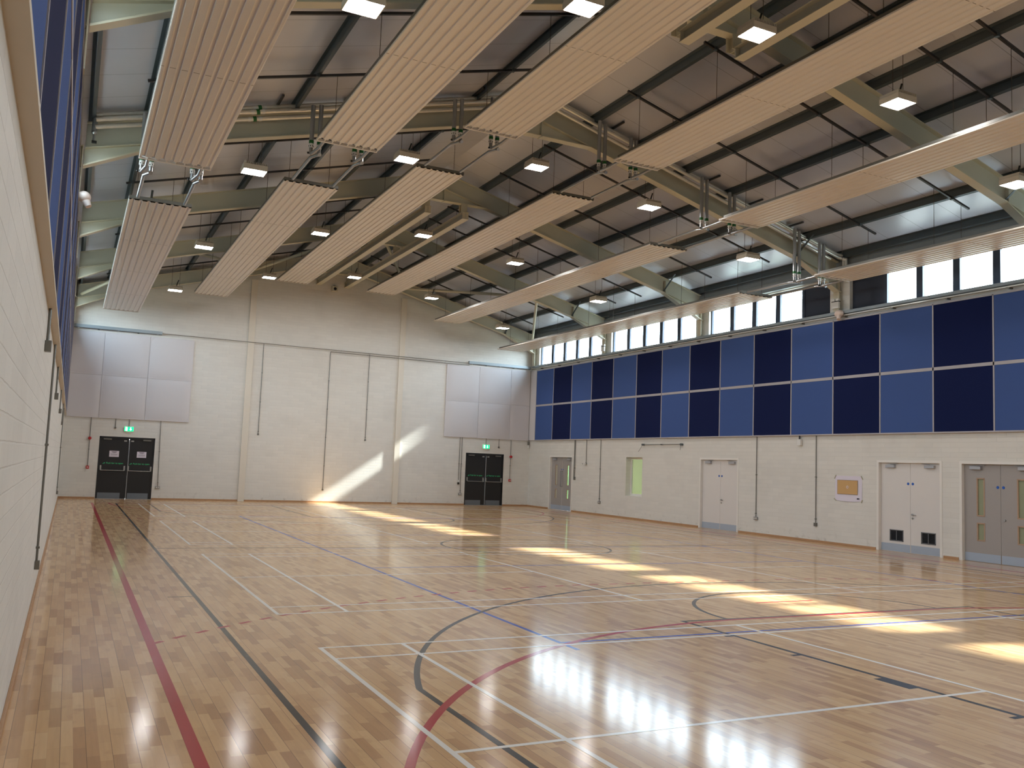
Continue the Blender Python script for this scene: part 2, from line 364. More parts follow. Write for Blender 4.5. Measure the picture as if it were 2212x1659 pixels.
for sgn in (1, -1):
    Yc = lambda y: CY + (y - CY) * sgn
    for x in (4.24, 9.06): strip(mb, x, Yc(-5.47), x, Yc(.35), w, z, m)
    strip(mb, 4.215, Yc(.33), 9.085, Yc(.33), w, z, m)
    a = [math.pi, 0] if sgn > 0 else [-math.pi, 0]
    arc(mb, CX, Yc(.33), 1.78, a[0], a[1], w, z, m, 48)
    R3, c3 = 6.55, -3.42; t = math.acos(6.3 / R3)
    arc(mb, CX, Yc(c3), R3, sgn * (math.pi - t), sgn * t, w, z, m, 96)
    for x in (.35, 12.95): strip(mb, x, Yc(-5.47), x, Yc(c3 + R3 * math.sin(t)), w, z, m)
    for sx, x in ((-1, 4.215), (1, 9.085)):
        for y in (-.54, -1.49, -3.67): strip(mb, x, Yc(y), x + sx * .1, Yc(y), .05, z, m)
        strip(mb, x, Yc(-2.62), x + sx * .1, Yc(-2.62), .36, z, m)
mb.build('basketball_court_marking', fl, 'charcoal painted basketball court lines')
mb = MB(); m = M['lred']; z = ZR; w = .075
for x in (-1.335, 14.635): strip(mb, x, -5.72, x, 23.42, w, z, m)
for sgn in (1, -1):
    Yc = lambda y: CY + (y - CY) * sgn
    for px, a0, a1 in ((CX - 1.5, math.pi, math.pi / 2), (CX + 1.5, 0, math.pi / 2)):
        arc(mb, px, Yc(-5.72), 6.0, sgn * a0, sgn * a1, .06, z, m, 48)
        # nine metre line, broken, stopped at the side lines
        lim = math.acos(min(1, (7.985 - 1.5) / 9.0)); s0 = math.pi - lim if a0 else lim
        arc(mb, px, Yc(-5.72), 9.0, sgn * s0, sgn * a1, .05, z, m, 8, dash=.15)
    strip(mb, CX - 1.5, Yc(.28), CX + 1.5, Yc(.28), .06, z, m)
    for k in range(10): strip(mb, CX - 1.5 + .3 * k, Yc(3.28), CX - 1.35 + .3 * k, Yc(3.28), .05, z, m)
    strip(mb, CX - .5, Yc(1.28), CX + .5, Yc(1.28), .05, z, m)
    strip(mb, -1.37, Yc(-5.72), 14.67, Yc(-5.72), w, z, m)
mb.build('handball_court_marking', fl, 'red painted handball court lines with broken nine metre arc')

# ------------------------------------------------------------------ walls
ZW0, ZW1 = 6.0, 6.9           # window band
# window bays (right wall coordinates): (y0, y1, [mullions], louvre at 'lo' or 'hi' end)
BAY = []
for i in range(6):
    a, b = FR[i] + .33, FR[i + 1] - .33
    BAY.append([a, b])
LOUV = {3: 'lo', 2: 'hi'}
def side_holes(side):
    return [(a, b, ZW0, ZW1) for a, b in BAY]
DR = {'d2': (22.4, 24.2), 'd3': (12.7, 14.46), 'd4': (5.86, 7.62), 'd5': (3.58, 5.36)}
rh = [(a, b, -1, 2.14) for a, b in DR.values()] + [(17.62, 18.62, .80, 2.15)]
wr = MB(); wall_cells(wr, 0, XR, XR + .3, YN - .3, YE, 0, 7.4, rh + side_holes(1), M['wx'])
wr.build('wall_right', kind='structure', label='white painted blockwork wall under the blue panels on the right')
wl = MB(); wall_cells(wl, 0, XL - .3, XL, YN - .3, YE, 0, 6.9, side_holes(-1), M['wx']); wl.box(XL - .3, XL - .1, YN - .3, YE, 6.9, 7.45, M['wx'])
wl.build('wall_left', kind='structure', label='white painted blockwork wall beside the viewer')
ED = [(-1.19, .61), (12.67, 14.42)]
we = MB(); wall_cells(we, 1, YE, YE + .3, XL - .3, XR + .3, 0, 7.2, [(a, b, -1, 2.16) for a, b in ED], M['wy'])
we.prism([(XL - .3, 7.2), (XR + .3, 7.2), (XR + .3, zsheet(XR + .3)), (RX, 9.9), (XL - .3, zsheet(XL - .3))], 1, YE, YE + .3, M['wy'])
we.build('wall_end', kind='structure', label='white painted blockwork gable wall at the far end')
wn = MB().prism([(XL - .3, 0), (XR + .3, 0), (XR + .3, zsheet(XR + .3)), (RX, 9.9), (XL - .3, zsheet(XL - .3))], 1, YN - .3, YN, M['wy'])
wn.build('wall_near', kind='structure', label='gable wall behind the viewer')
for k, (a, b) in enumerate(((3.575, 3.80), (9.53, 9.755))):
    MB().box(a, b, YE - .06, YE + .01, 0, 8.3, M['pilaster']).build('pilaster', kind='structure', label='painted pilaster on the end wall, %s of the two' % ('left' if k == 0 else 'right'))
# skirting
def skirt(name, axis, at, spans, sgn, label):
    mb = MB()
    for a, b in spans:
        if axis == 0: mb.box(at, at + sgn * .02, a, b, .0, .055, M['skirt'], .004)
        else: mb.box(a, b, at, at + sgn * .02, .0, .055, M['skirt'], .004)
    mb.build(name, kind='structure', label=label)
skirt('baseboard_end', 1, YE, [(XL, -1.2), (.62, 3.57), (3.81, 9.52), (9.76, 12.66), (14.43, XR)], -1, 'thin brown timber skirting along the end wall')
skirt('baseboard_right', 0, XR, [(YN, 3.52), (5.42, 5.8), (7.68, 12.64), (14.52, 22.34), (24.26, YE)], -1, 'thin brown timber skirting along the right wall')
skirt('baseboard_left', 0, XL, [(YN, YE)], 1, 'thin timber skirting along the left wall')
# roof lining
for sgn, nm in ((-1, 'left'), (1, 'right')):
    xe = XL - .35 if sgn < 0 else XR + .35
    MB().prism([(RX, 9.83), (xe, zsheet(xe)), (xe, zsheet(xe) + .12), (RX, 10.0)], 1, YN - .3, YE + .3, M['sheet']).build('ceiling_' + nm, kind='structure', label='sloping grey metal roof lining, %s of the ridge' % nm)

# ------------------------------------------------------------------ portal frames
def half_pts(sgn, pts): return [(RX + sgn * a, z) for a, z in pts]
def rafter(k, Y):
    r = thing('steel_rafter', (RX, Y, 7.0), 'cream steel portal rafter with haunched ends, %s from the far end wall' % ORD[6 - k], 'steel beam', 'portal frame rafters')
    tw = .006; fw = .095
    mb = MB(); g = M['steelgreen']; c = M['cream']
    for s in (-1, 1):
        # web, haunch web and apex gusset as plates
        mb.prism(half_pts(s, [(0, 9.68), (8.87, 9.68 - SL * 8.87), (8.87, 9.23 - SL * 8.87), (0, 9.23)]), 1, Y - tw, Y + tw, g)
        for z0, off in ((9.68, 0), (9.23, 0)):
            mb.prism(half_pts(s, [(0, z0), (8.87, z0 - SL * 8.87), (8.87, z0 - SL * 8.87 - .018), (0, z0 - .018)]), 1, Y - fw, Y + fw, c)
    mb.build('rafter', r)
    for s in (-1, 1):
        h = MB()
        h.prism(half_pts(s, [(7.5, 9.22 - SL * 7.5), (8.88, 9.22 - SL * 8.88), (8.88, 6.535)]), 1, Y - tw, Y + tw, g)
        h.prism(half_pts(s, [(7.45, 9.23 - SL * 7.45), (8.88, 6.555), (8.88, 6.525), (7.45, 9.205 - SL * 7.45)]), 1, Y - fw, Y + fw, c)
        h.prism(half_pts(s, [(7.49, 7.22), (7.51, 7.22), (7.51, 7.6), (7.49, 7.6)]), 1, Y - fw * .9, Y + fw * .9, g)
        h.build('haunch', r)
        f = MB(); x = RX + s * 7.45
        f.beam((x, Y - .02, zbot(x) + .02), (x, Y - .62, ztop(x) + .02), .05, .012, M['dark']); f.build('fly_brace', r)
    a = MB(); gx = 1.25
    a.prism([(RX - gx, zbot(RX - gx)), (RX + gx, zbot(RX + gx)), (RX, 9.24)], 1, Y - tw, Y + tw, g)
    a.box(RX - gx - .05, RX + gx + .05, Y - fw, Y + fw, 8.875, 8.893, c)
    a.box(RX - .012, RX + .012, Y - fw, Y + fw, 8.86, 9.68, g)
    a.build('apex_gusset', r)
    for s, cx in ((-1, XL), (1, XR)):      # column heads standing proud above the panels
        cm = MB(); x0 = cx - s * (.13 if s > 0 else .05); x1 = cx - s * .002
        cm.box(x0, x0 + s * (.016 if s > 0 else -.016), Y - fw, Y + fw, 6.01, 6.9, c); cm.box(x0, x1, Y - tw, Y + tw, 6.01, 6.9, c)
        for zz in (6.52, 6.87): cm.box(x0, x1, Y - fw, Y + fw, zz, zz + .012, c)
        cm.build('column_head', r)
for k, Y in enumerate(FR):
    if k >= 1: rafter(k, Y if k < 6 else Y - .02)
# purlins
PDL = [1.67, 2.85, 4.04, 5.38, 6.65, 7.93, 8.8]
PD = [1.2, 2.45, 3.74, 5.02, 6.28, 7.53, 8.72]
for s, nm in ((-1, 'left'), (1, 'right')):
    for i, d in enumerate(PD if s > 0 else PDL):
        x = RX + s * d; zt = zsheet(x); zb = zt - .15; m = MB(); t = .006
        m.box(x - t, x + t, YN, YE, zb, zt - .004, M['dark'])
        m.prism([(x, zb), (x + .06, zb - SL * s * .06), (x + .06, zb - SL * s * .06 + .02), (x + .056, zb - SL * s * .056 + .02), (x + .056, zb - SL * s * .056 + .005), (x, zb + .005)], 1, YN, YE, M['dark'])
        m.prism([(x, zt - .012), (x - .06, zt - .012 + SL * s * .06), (x - .06, zt - .006 + SL * s * .06), (x, zt - .006)], 1, YN, YE, M['dark'])
        m.build('roof_purlin', None, 'dark metal roof purlin on the %s slope, %s from the ridge' % (nm, ORD[i]), 'roof purlin', 'purlins under the roof lining')
# eave members
for s, nm, x in ((-1, 'left', XL), (1, 'right', XR)):
    m = MB(); e = M['eave']; x0 = x - s * (.10 if s > 0 else -.06)
    m.box(x0, x0 + s * .012, YN, YE, 6.93, 7.42, e)
    for zz in (6.93, 7.05, 7.17, 7.30): m.box(x0 - s * .02, x0, YN, YE, zz, zz + .014, e)
    m.box(x, x + s * .02, YN, YE, 7.2, 7.44, e); m.box(x0, x, YN, YE, 7.06, 7.07, e)
    m.box(x0 + s * .012, x - s * .002, YN, YE, 6.93, 6.945, e)
    m.build('eave_beam', None, 'grey galvanised eave beam above the %s hand windows' % nm, 'eave beam', 'eave beams')
# bracing tubes in the last bay
bx = [8.75, 6.05, 2.95, 0, -3.0, -6.05, -8.75]
for i in range(6):
    ya = FR[6] - .1 if i % 2 == 0 else FR[5] + .1; yb = FR[5] + .1 if i % 2 == 0 else FR[6] - .1
    xa, xb = RX + bx[i], RX + bx[i + 1]
    za, zb = zbot(xa) + .2, zbot(xb) + .2
    if i == 0: za -= .1
    if i == 5: zb -= .1
    MB().cyl((xa, ya, za), (xb, yb, zb), .055, M['cream'], 12).build('bracing_tube', None, 'cream round bracing tube in the last roof bay, %s from the right eave' % ORD[i], 'bracing tube', 'zigzag bracing tubes at the far end')
# twin curtain rails (I-beams) hung below the ridge
for s, nm, xb in ((-1, 'left', 6.11), (1, 'right', 7.22)):
    for near, (y0, y1) in enumerate(((14.28, YE), (YN, 3.05))):
        r = thing('hanging_steel_beam', (xb, y0, 8.42), 'cream I-section beam hung under the ridge, %s of the pair at the %s' % (nm, 'near end' if near else 'far end'), 'steel beam', 'twin beams under the ridge')
        m = MB(); c = M['cream']
        m.box(xb - .095, xb + .095, y0, y1, 8.42, 8.435, c); m.box(xb - .095, xb + .095, y0, y1, 8.61, 8.625, c); m.box(xb - .005, xb + .005, y0, y1, 8.435, 8.61, M['steelgreen'])
        for ye in (y0 + .02, y1 - .02): m.box(xb - .09, xb + .09, ye - .006, ye + .006, 8.435, 8.61, c)
        m.build('beam_section', r)
        for Y in [f for f in FR[1:] if y0 <= f - .2 < y1]:
            p = MB(); p.box(xb - .09, xb + .09, Y - .1, Y - .088, 8.625, 8.876, c); p.box(xb - .09, xb + .09, Y + .06, Y + .072, 8.625, 8.876, c)
            p.box(xb - .005, xb + .005, Y - .09, Y + .06, 8.625, 8.876, c); p.build('hanger_post', r)
# small struts under frame 5
for i, (a, b) in enumerate((((6.15, 20.15, 8.9), (6.15, 19.3, 8.63)), ((7.2, 20.15, 8.9), (7.2, 19.3, 8.63)))):
    MB().beam(a, b, .09, .05, M['cream']).build('diagonal_strut', None, 'short cream strut bracing the %s hanging beam to the second rafter' % ('left', 'right')[i], 'strut', 'struts of the hanging beams')

# ------------------------------------------------------------------ cross bars that carry heaters and lamps
BARY = [24.2, 21.8, 18.1, 16.55, 12.9, 10.45, 6.85, 4.4, 1.75, .72, -1.6, -4.1]
def zbar(x): return 9.655 - SL * abs(x - RX)
for i, Y in enumerate(BARY):
    for s, nm in ((-1, 'left'), (1, 'right')):
        m = MB(); xa, xb = RX + s * .95, RX + s * 8.05
        m.beam((xa, Y, zbar(xa)), (xb, Y, zbar(xb)), .042, .042, M['bar'])
        for d in (PD if s > 0 else PDL)[:-1]:
            x = RX + s * d; m.box(x - .03, x + .03, Y - .035, Y + .035, zbar(x) - .03, zbar(x) + .03, M['dark'])
        m.build('support_channel', None, 'dark slotted steel bar clamped under the %s slope purlins, %s from the far end' % (nm, ORD[i]), 'support bar', 'cross bars under the purlins')

# ------------------------------------------------------------------ radiant heating panels
SX = [-.88, 2.0, 4.85, 8.29, 11.12, 14.0]
SZ = [6.45, 7.33, 8.16, 8.16, 7.33, 6.45]
HW = .565
def heater(i, y0, y1, seams, far):
    cx, z0 = SX[i], SZ[i]
    r = thing('radiant_heating_panel', (cx, (y0 + y1) / 2, z0), 'long white ribbed radiant heating panel, %s run, %s from the left wall' % ('far' if far else 'near', ORD[i]), 'heating panel', 'ceiling radiant panels')
    P = [(-HW, .075), (-HW, .004), (-HW + .012, 0)]
    n = 8; p = 2 * HW / n
    for k in range(n):
        x = -HW + p * (k + .5)
        P += [(x - .030, 0), (x - .022, .017), (x - .008, .022), (x + .008, .022), (x + .022, .017), (x + .030, 0)]
    P += [(HW - .012, 0), (HW, .004), (HW, .075)]
    m = MB(); pts = [(cx + a, z0 + b) for a, b in P]; k = len(pts)
    vs = [(a, y0, b) for a, b in pts] + [(a, y1, b) for a, b in pts]
    m.add(vs, [(j, j + 1, j + 1 + k, j + k) for j in range(k - 1)], M['panel'])
    m.box(cx - HW, cx + HW, y0, y1, z0 + .068, z0 + .08, M['seam'])
    for Y in seams:
        for j in range(n + 1):
            xa = cx - HW + (p * (j - .5) + .034 if j else .004); xb = cx - HW + (p * (j + .5) - .034 if j < n else 2 * HW - .004)
            m.box(xa, xb, Y - .005, Y + .005, z0 - .0015, z0 + .002, M['seam'])
    m.build('ribbed_panel', r)
    m = MB()
    for e in (-HW - .004, HW): m.box(cx + e, cx + e + .004, y0, y1, z0 + .03, z0 + .08, M['galv'])
    m.build('edge_strip', r)
    for Y, sg in ((y0, -1), (y1, 1)):
        h = MB()
        if sg < 0:
            h.box(cx - HW, cx + HW, Y - .012, Y - .001, z0 + .022, z0 + .085, M['galv']); h.build('end_cap', r); continue
        h.box(cx - HW, cx + HW, Y + sg * .13, Y + sg * .17, z0 + .0, z0 + .05, M['panel'], .006)
        for j in range(n + 1):
            x = cx - HW + p * j; x = min(max(x, cx - HW + .012), cx + HW - .012); h.box(x - .010, x + .010, Y, Y + sg * .13, z0 + .01, z0 + .04, M['panel'])
        h.build('end_header', r)
    for Y in [b for b in BARY if y0 + .1 < b < y1 - .1]:
        for dx in (-.42, .42):
            x = cx + dx; MB().cyl((x, Y, z0 + .08), (x, Y, zbar(x)), .005, M['rope'], 5).build('hanging_chain', r)
for i in range(6):
    heater(i, 10.2, 24.9, [13.8, 17.55, 21.4], True)
    heater(i, YN + .5, 7.4, [3.6, -.3, -4.2], False)

# ------------------------------------------------------------------ pipework along the fourth frame
for j, (yy, dz, rr) in enumerate(((8.58, .05, .042), (8.50, -.055, .042), (8.58, -.16, .042))):
    m = MB(); xa, xb = -2.12, 15.25
    za, zc, zb = ztop(xa) + dz, ztop(RX) + dz, ztop(xb) + dz
    if j == 2: xb = 15.0; zb = ztop(xb) + dz
    pts = [(xa, yy, za), (RX, yy, zc), (xb, yy, zb)]
    if j < 2: pts = pts[:-1] + [(15.22, yy, ztop(15.22) + dz), (15.38, yy - .08, zb - .03), (15.38, yy - .08, 6.75 + j * .05)]
    m.path(pts, rr, M['foil'], 12)
    r = m.build('insulated_pipe', None, 'foil wrapped heating pipe along the third rafter, %s of the three' % ('topmost', 'middle', 'lowest')[j], 'pipe', 'foil wrapped pipes')
    x = .60 - .04 * j
    for q, l, nm_, mt in ((-.04, .06, 'green_band', M['greenb']), (-.13, .05, 'white_collar', M['plastic']), (.06, .05, 'white_collar', M['plastic'])):
        MB().cyl((x + q, yy, ztop(x + q) + dz), (x + q + l, yy, ztop(x + q + l) + dz), rr + .006, mt, 12).build(nm_, r)
m = MB(); m.path([(-2.13, 8.6, ztop(-2.13) + .06), (-2.13, 8.6, ztop(-2.13) - .22)], .045, M['lag'], 10); m.ball((-2.13, 8.6, ztop(-2.13) - .25), .05, M['steel']); m.cyl((-2.13, 8.6, ztop(-2.13) - .27), (-2.13, 8.6, ztop(-2.13) - .4), .022, M['steel'], 8); m.box(-2.16, -2.08, 8.57, 8.63, ztop(-2.13) - .44, ztop(-2.13) - .4, M['blackp'], .005)
m.build('air_valve', None, 'silver air vent valve hanging at the left end of the foil pipes', 'valve')
for x, i in [(x, i) for i, x in enumerate([RX + s * d for s in (-1, 1) for d in (1.7, 3.1, 4.4, 5.7, 7.0)])]:
    m = MB(); z = zsheet(x)
    m.beam((x, 8.72, z - .04), (x, 8.12, z - .04), .04, .04, M['bar'])
    m.build('pipe_bracket', None, 'short steel bracket carrying the foil pipes, %s %s of the ridge' % (ORD[i % 5], 'left' if i < 5 else 'right'), 'pipe bracket', 'brackets of the foil pipes')
for i in range(6):
    cx, z0 = SX[i], SZ[i]
    for s, nm, xs in ((-1, 'left', (cx - .48, cx - .33)), (1, 'right', (cx + .35, cx + .49))):
        r = thing('pipe_riser', (cx + s * .42, 8.3, z0), 'pair of silver pipes dropping to the %s side of the %s heating panel' % (nm, ORD[i]), 'pipe', 'pipe drops to the heating panels')
        for j, x in enumerate(xs):
            zt = ztop(x) - .05
            MB().cyl((x, 8.3, zt), (x, 8.3, z0 + .26), .042, M['lag'], 12).build('drop_pipe', r)
            MB().cyl((x, 8.3, z0 + .20), (x, 8.3, z0 + .26), .045, M['greenb'], 12).build('green_band', r)
            q = MB().cyl((x, 8.3, z0 + .12), (x, 8.3, z0 + .20), .043, M['plastic'], 12)
            for t in range(6):
                a = t * math.pi / 3; q.ball((x + .042 * math.cos(a), 8.3 + .042 * math.sin(a), z0 + .15), .011, M['blackp'], 6)
            q.build('joint_sleeve', r)
            MB().path([(x, 8.3, z0 + .12), (x, 8.3, z0 + .02), (x, 8.22, z0 - .01)], .035, M['steel'], 10).build('elbow', r)
        xa = cx + s * .42
        MB().path([(xs[0], 8.22, z0 - .01), (xa, 7.95, z0 + .02), (xa, 7.55, z0 + .03)], .031, M['steel'], 10).build('near_branch', r)
        MB().path([(xs[1], 8.3, z0 + .02), (xa, 8.55, z0 + .03), (xa, 10.05, z0 + .03)], .031, M['steel'], 10).build('far_branch', r)
        MB().ball((xs[0] - .06, 8.25, z0 + .0), .022, M['blackp'], 8).build('valve_knob', r)

# ------------------------------------------------------------------ lamps
LAMP_S = 40.
def lens_mat():
    m, nt, out = newmat('lamp lens')
    e = nt.nodes.new('ShaderNodeEmission'); tc = nt.nodes.new('ShaderNodeTexCoord')
    v = nt.nodes.new('ShaderNodeTexVoronoi'); v.inputs['Scale'].default_value = 9; nt.links.new(tc.outputs['Object'], v.inputs['Vector'])
    mr = nt.nodes.new('ShaderNodeMapRange'); mr.inputs[1].default_value = 0; mr.inputs[2].default_value = .8; mr.inputs[3].default_value = LAMP_S * 1.3; mr.inputs[4].default_value = LAMP_S * .5
    nt.links.new(v.outputs['Distance'], mr.inputs[0]); nt.links.new(mr.outputs[0], e.inputs[1])
    e.inputs[0].default_value = (1, .99, .985, 1); nt.links.new(e.outputs[0], out.inputs[0]); return m
M['lamp'] = lens_mat()
LX = [.62, 3.62, 6.62, 9.62, 12.62]; LZ = [7.0, 7.82, 8.22, 7.82, 7.0]; LY = [22.95, 15.95, 8.95, 1.95, -5.05]
def lamp():
    r = thing('highbay_lamp', (0, 0, 0), 'x', 'ceiling lamp', 'square hanging lamps')
    w, d = .22, .19
    m = MB(); m.box(-w, w, -d, d, .015, .10, M['housing'], .012)
    m.box(-w, w, -d, -d + .012, -.005, .02, M['housing']); m.box(-w, w, d - .012, d, -.005, .02, M['housing']); m.box(-w, -w + .012, -d, d, -.005, .02, M['housing']); m.box(w - .012, w, -d, d, -.005, .02, M['housing']); m.build('housing', r)
    m = MB()
    for k in range(14): x = -w + .02 + k * (2 * w - .04) / 13; m.box(x - .004, x + .004, -d, d, .10, .145, M['housing'])
    m.build('heat_sink', r)
    m = MB(); a, b = w - .012, d - .012; m.box(-a, a, -b, b, .005, .015, M['plastic'])
    m.add([(-a, -b, .004), (a, -b, .004), (a, b, .004), (-a, b, .004)], [(3, 2, 1, 0)], M['lamp']); m.build('lens', r)
    m = MB(); m.path([(.03, 0, .145), (.05, .0, .24), (.09, 0, .36)], .016, M['blackp'], 8); m.build('cable_gland', r)
    for x in (-.12, .12):
        MB().cyl((x, 0, .145), (x, 0, 1.0), .005, M['rope'], 5).build('hanging_wire', r)
    return r
proto = lamp()
for a, Y in enumerate(LY):
    for b, X in enumerate(LX):
        if a == 0 and b == 0: o = proto
        else:
            o = proto.copy(); col.objects.link(o)
            for ch in list(proto.children):
                c = ch.copy(); col.objects.link(c); c.parent = o
        o.location = (X, Y, LZ[b]); o.rotation_euler = (0, 0, 0)
        o['label'] = 'square white highbay lamp, %s row from the far wall, %s from the left' % (ORD[a], ORD[b])
for o in list(bpy.data.objects):
    if o.name.startswith('highbay_lamp'):
        for c in o.children:
            if c.name.startswith('hanging_wire'): c.scale = (1, 1, (zsheet(o.location.x) - o.location.z - .15) / .855)

# ------------------------------------------------------------------ windows
def window(n, side, i):
    x = XR + .12 if side > 0 else XL - .12
    y0, y1 = BAY[i]; nm = 'right' if side > 0 else 'left'
    lab = 'high level strip window in the %s wall, %s bay from the far end' % (nm, ORD[5 - i])
    r = thing('window_%d' % n, (x, (y0 + y1) / 2, ZW0), lab, 'window', None, 'structure')
    lo, hi = y0, y1; f = M['frame']; fr = MB()
    lv = None
    if side > 0 and i in LOUV:
        if LOUV[i] == 'lo': lv = (y0, y0 + 1.05); lo = y0 + 1.05
        else: lv = (y1 - 1.05, y1); hi = y1 - 1.05
    n_ = 5 if lv is None else 4
    fr.box(x - .03, x + .03, y0, y1, ZW0, ZW0 + .05, f); fr.box(x - .03, x + .03, y0, y1, ZW1 - .05, ZW1, f)
    ed = [lo + (hi - lo) * k / n_ for k in range(n_ + 1)]
    for k, e in enumerate(ed):
        hw = .09 if 0 < k < n_ else .05
        a, b = max(y0, e - hw), min(y1, e + hw); fr.box(x - .035, x + .035, a, b, ZW0 + .05, ZW1 - .05, f)
    fr.build('window_frame', r)
    for a, b in zip(ed[:-1], ed[1:]):
        MB().box(x - .004, x + .004, a + .05, b - .05, ZW0 + .05, ZW1 - .05, M['glass']).build('pane', r)
    if lv:
        m = MB(); m.box(x - .01, x + .01, lv[0], lv[1], ZW0 + .05, ZW1 - .05, M['louvre'])
        m.box(x - .02, x - .01, lv[0] + .03, lv[1] - .03, ZW0 + .08, ZW1 - .08, M['louvre'])
        m.build('louvre', r, 'dark blank louvre panel')
for k in range(6): window(1 + k, 1, 5 - k); window(7 + k, -1, 5 - k)

# sill channel and cable tray above the panels
for s, nm, x in ((-1, 'left', XL), (1, 'right', XR)):
    m = MB(); m.box(x - s * (.10 if s > 0 else .02), x + s * .09, YN, YE - .12, 5.93, 6.005, M['eave'], .004)
    m.build('trim_%d' % (1 if s < 0 else 2), kind='structure', label='grey steel sill under the high windows on the %s' % nm)
    u = 1 if s > 0 else .45; m = MB(); m.box(x - s * .12 * u, x - s * .03 * u, YN + .1, YE - .14, 5.865, 5.872, M['foil']); m.box(x - s * .12 * u, x - s * .117 * u, YN + .1, YE - .14, 5.865, 5.895, M['foil'])
    for k in range(23): y = YN + .5 + k * 1.5; m.box(x - s * .125 * u, x - s * .002, y - .02, y + .02, 5.835, 5.866, M['galv'])
    m.build('cable_tray', None, 'shiny metal cable tray running along the top of the %s wall panels' % nm, 'cable tray', 'cable trays above the panels')

# ------------------------------------------------------------------ acoustic panels on the side walls
EDG = [25.49 - 1.5 * k for k in range(23)]
for s, nm, x, t in ((1, 'right', XR, .08), (-1, 'left', XL, .057)):
    sg = -s; xf = x + sg * t
    for k in range(22):
        y1, y0 = EDG[k], max(EDG[k + 1], YN)
        for row, (z0, z1) in (('lower', (2.825, 4.235)), ('upper', (4.31, 5.76))):
            mt = M['lightblue'] if k % 2 == 0 else M['darkblue']
            m = MB(); m.box(x + sg * .002, xf, y0 + .018, y1 - .018, z0, z1, mt, .008)
            m.build('acoustic_panel', None, '%s fabric wall panel, %s row on the %s wall, %s from the far corner' % ('mid blue' if k % 2 == 0 else 'navy blue', row, nm, ORD[k]), 'acoustic panel', '%s acoustic panels on the %s wall' % ('mid blue' if k % 2 == 0 else 'navy', nm))
    m = MB(); c = M['trim']
    for y in EDG[:-1]: m.box(x, xf + sg * .006, y - .016, y + .016, 2.81, 5.79, c)
    for z0, z1 in ((4.235, 4.31), (5.76, 5.80)): m.box(x, xf + sg * .006, YN, EDG[0], z0, z1, c)
    m.build('trim_%d' % (3 if s > 0 else 4), kind='structure', label='pale grey beading between the blue panels on the %s wall' % nm)
    m = MB(); m.box(x, xf + sg * .008, YN, EDG[0] + .02, 2.795, 2.826, M['ledge'] if s < 0 else M['trim'])
    m.build('trim_%d' % (5 if s > 0 else 6), kind='structure', label='ledge board under the blue panels on the %s wall' % nm)
    MB().box(x + sg * .002, xf - sg * .01, EDG[0] + .02, YE - .002, 2.81, 5.79, M['offwhite'], .004).build('filler_panel', None, 'narrow white board filling the far end of the %s panel row' % nm, 'wall board', 'white end boards')
# white fabric boards on the end wall
for nm, xs in (('left', [XL, -1.28, .20, 1.69]), ('right', [11.63, 13.13, 14.62, XR - .09])):
    for i in range(3):
        for row, (z0, z1) in (('lower', (2.79, 4.28)), ('upper', (4.285, 5.78))):
            a, b = xs[i] + .004, xs[i + 1] - .004
            n = 10; m = MB(); vs = []; fs = []
            for iz in range(n + 1):
                for ix in range(n + 1):
                    u, v = ix / n, iz / n
                    bul = .035 * (1 - (2 * u - 1) ** 6) * (1 - (2 * v - 1) ** 6)
                    vs.append((a + (b - a) * u, YE - .045 - bul, z0 + (z1 - z0) * v))
            for iz in range(n):
                for ix in range(n): q = iz * (n + 1) + ix; fs.append((q, q + 1, q + n + 2, q + n + 1))
            m.add(vs, fs, M['offwhite'], True); m.box(a, b, YE - .05, YE - .002, z0, z1, M['offwhite'])
            m.build('fabric_board', None, 'square white padded board, %s row, %s of three above the %s black doors' % (row, ('left', 'middle', 'right')[i], nm), 'wall board', 'white padded boards on the end wall')

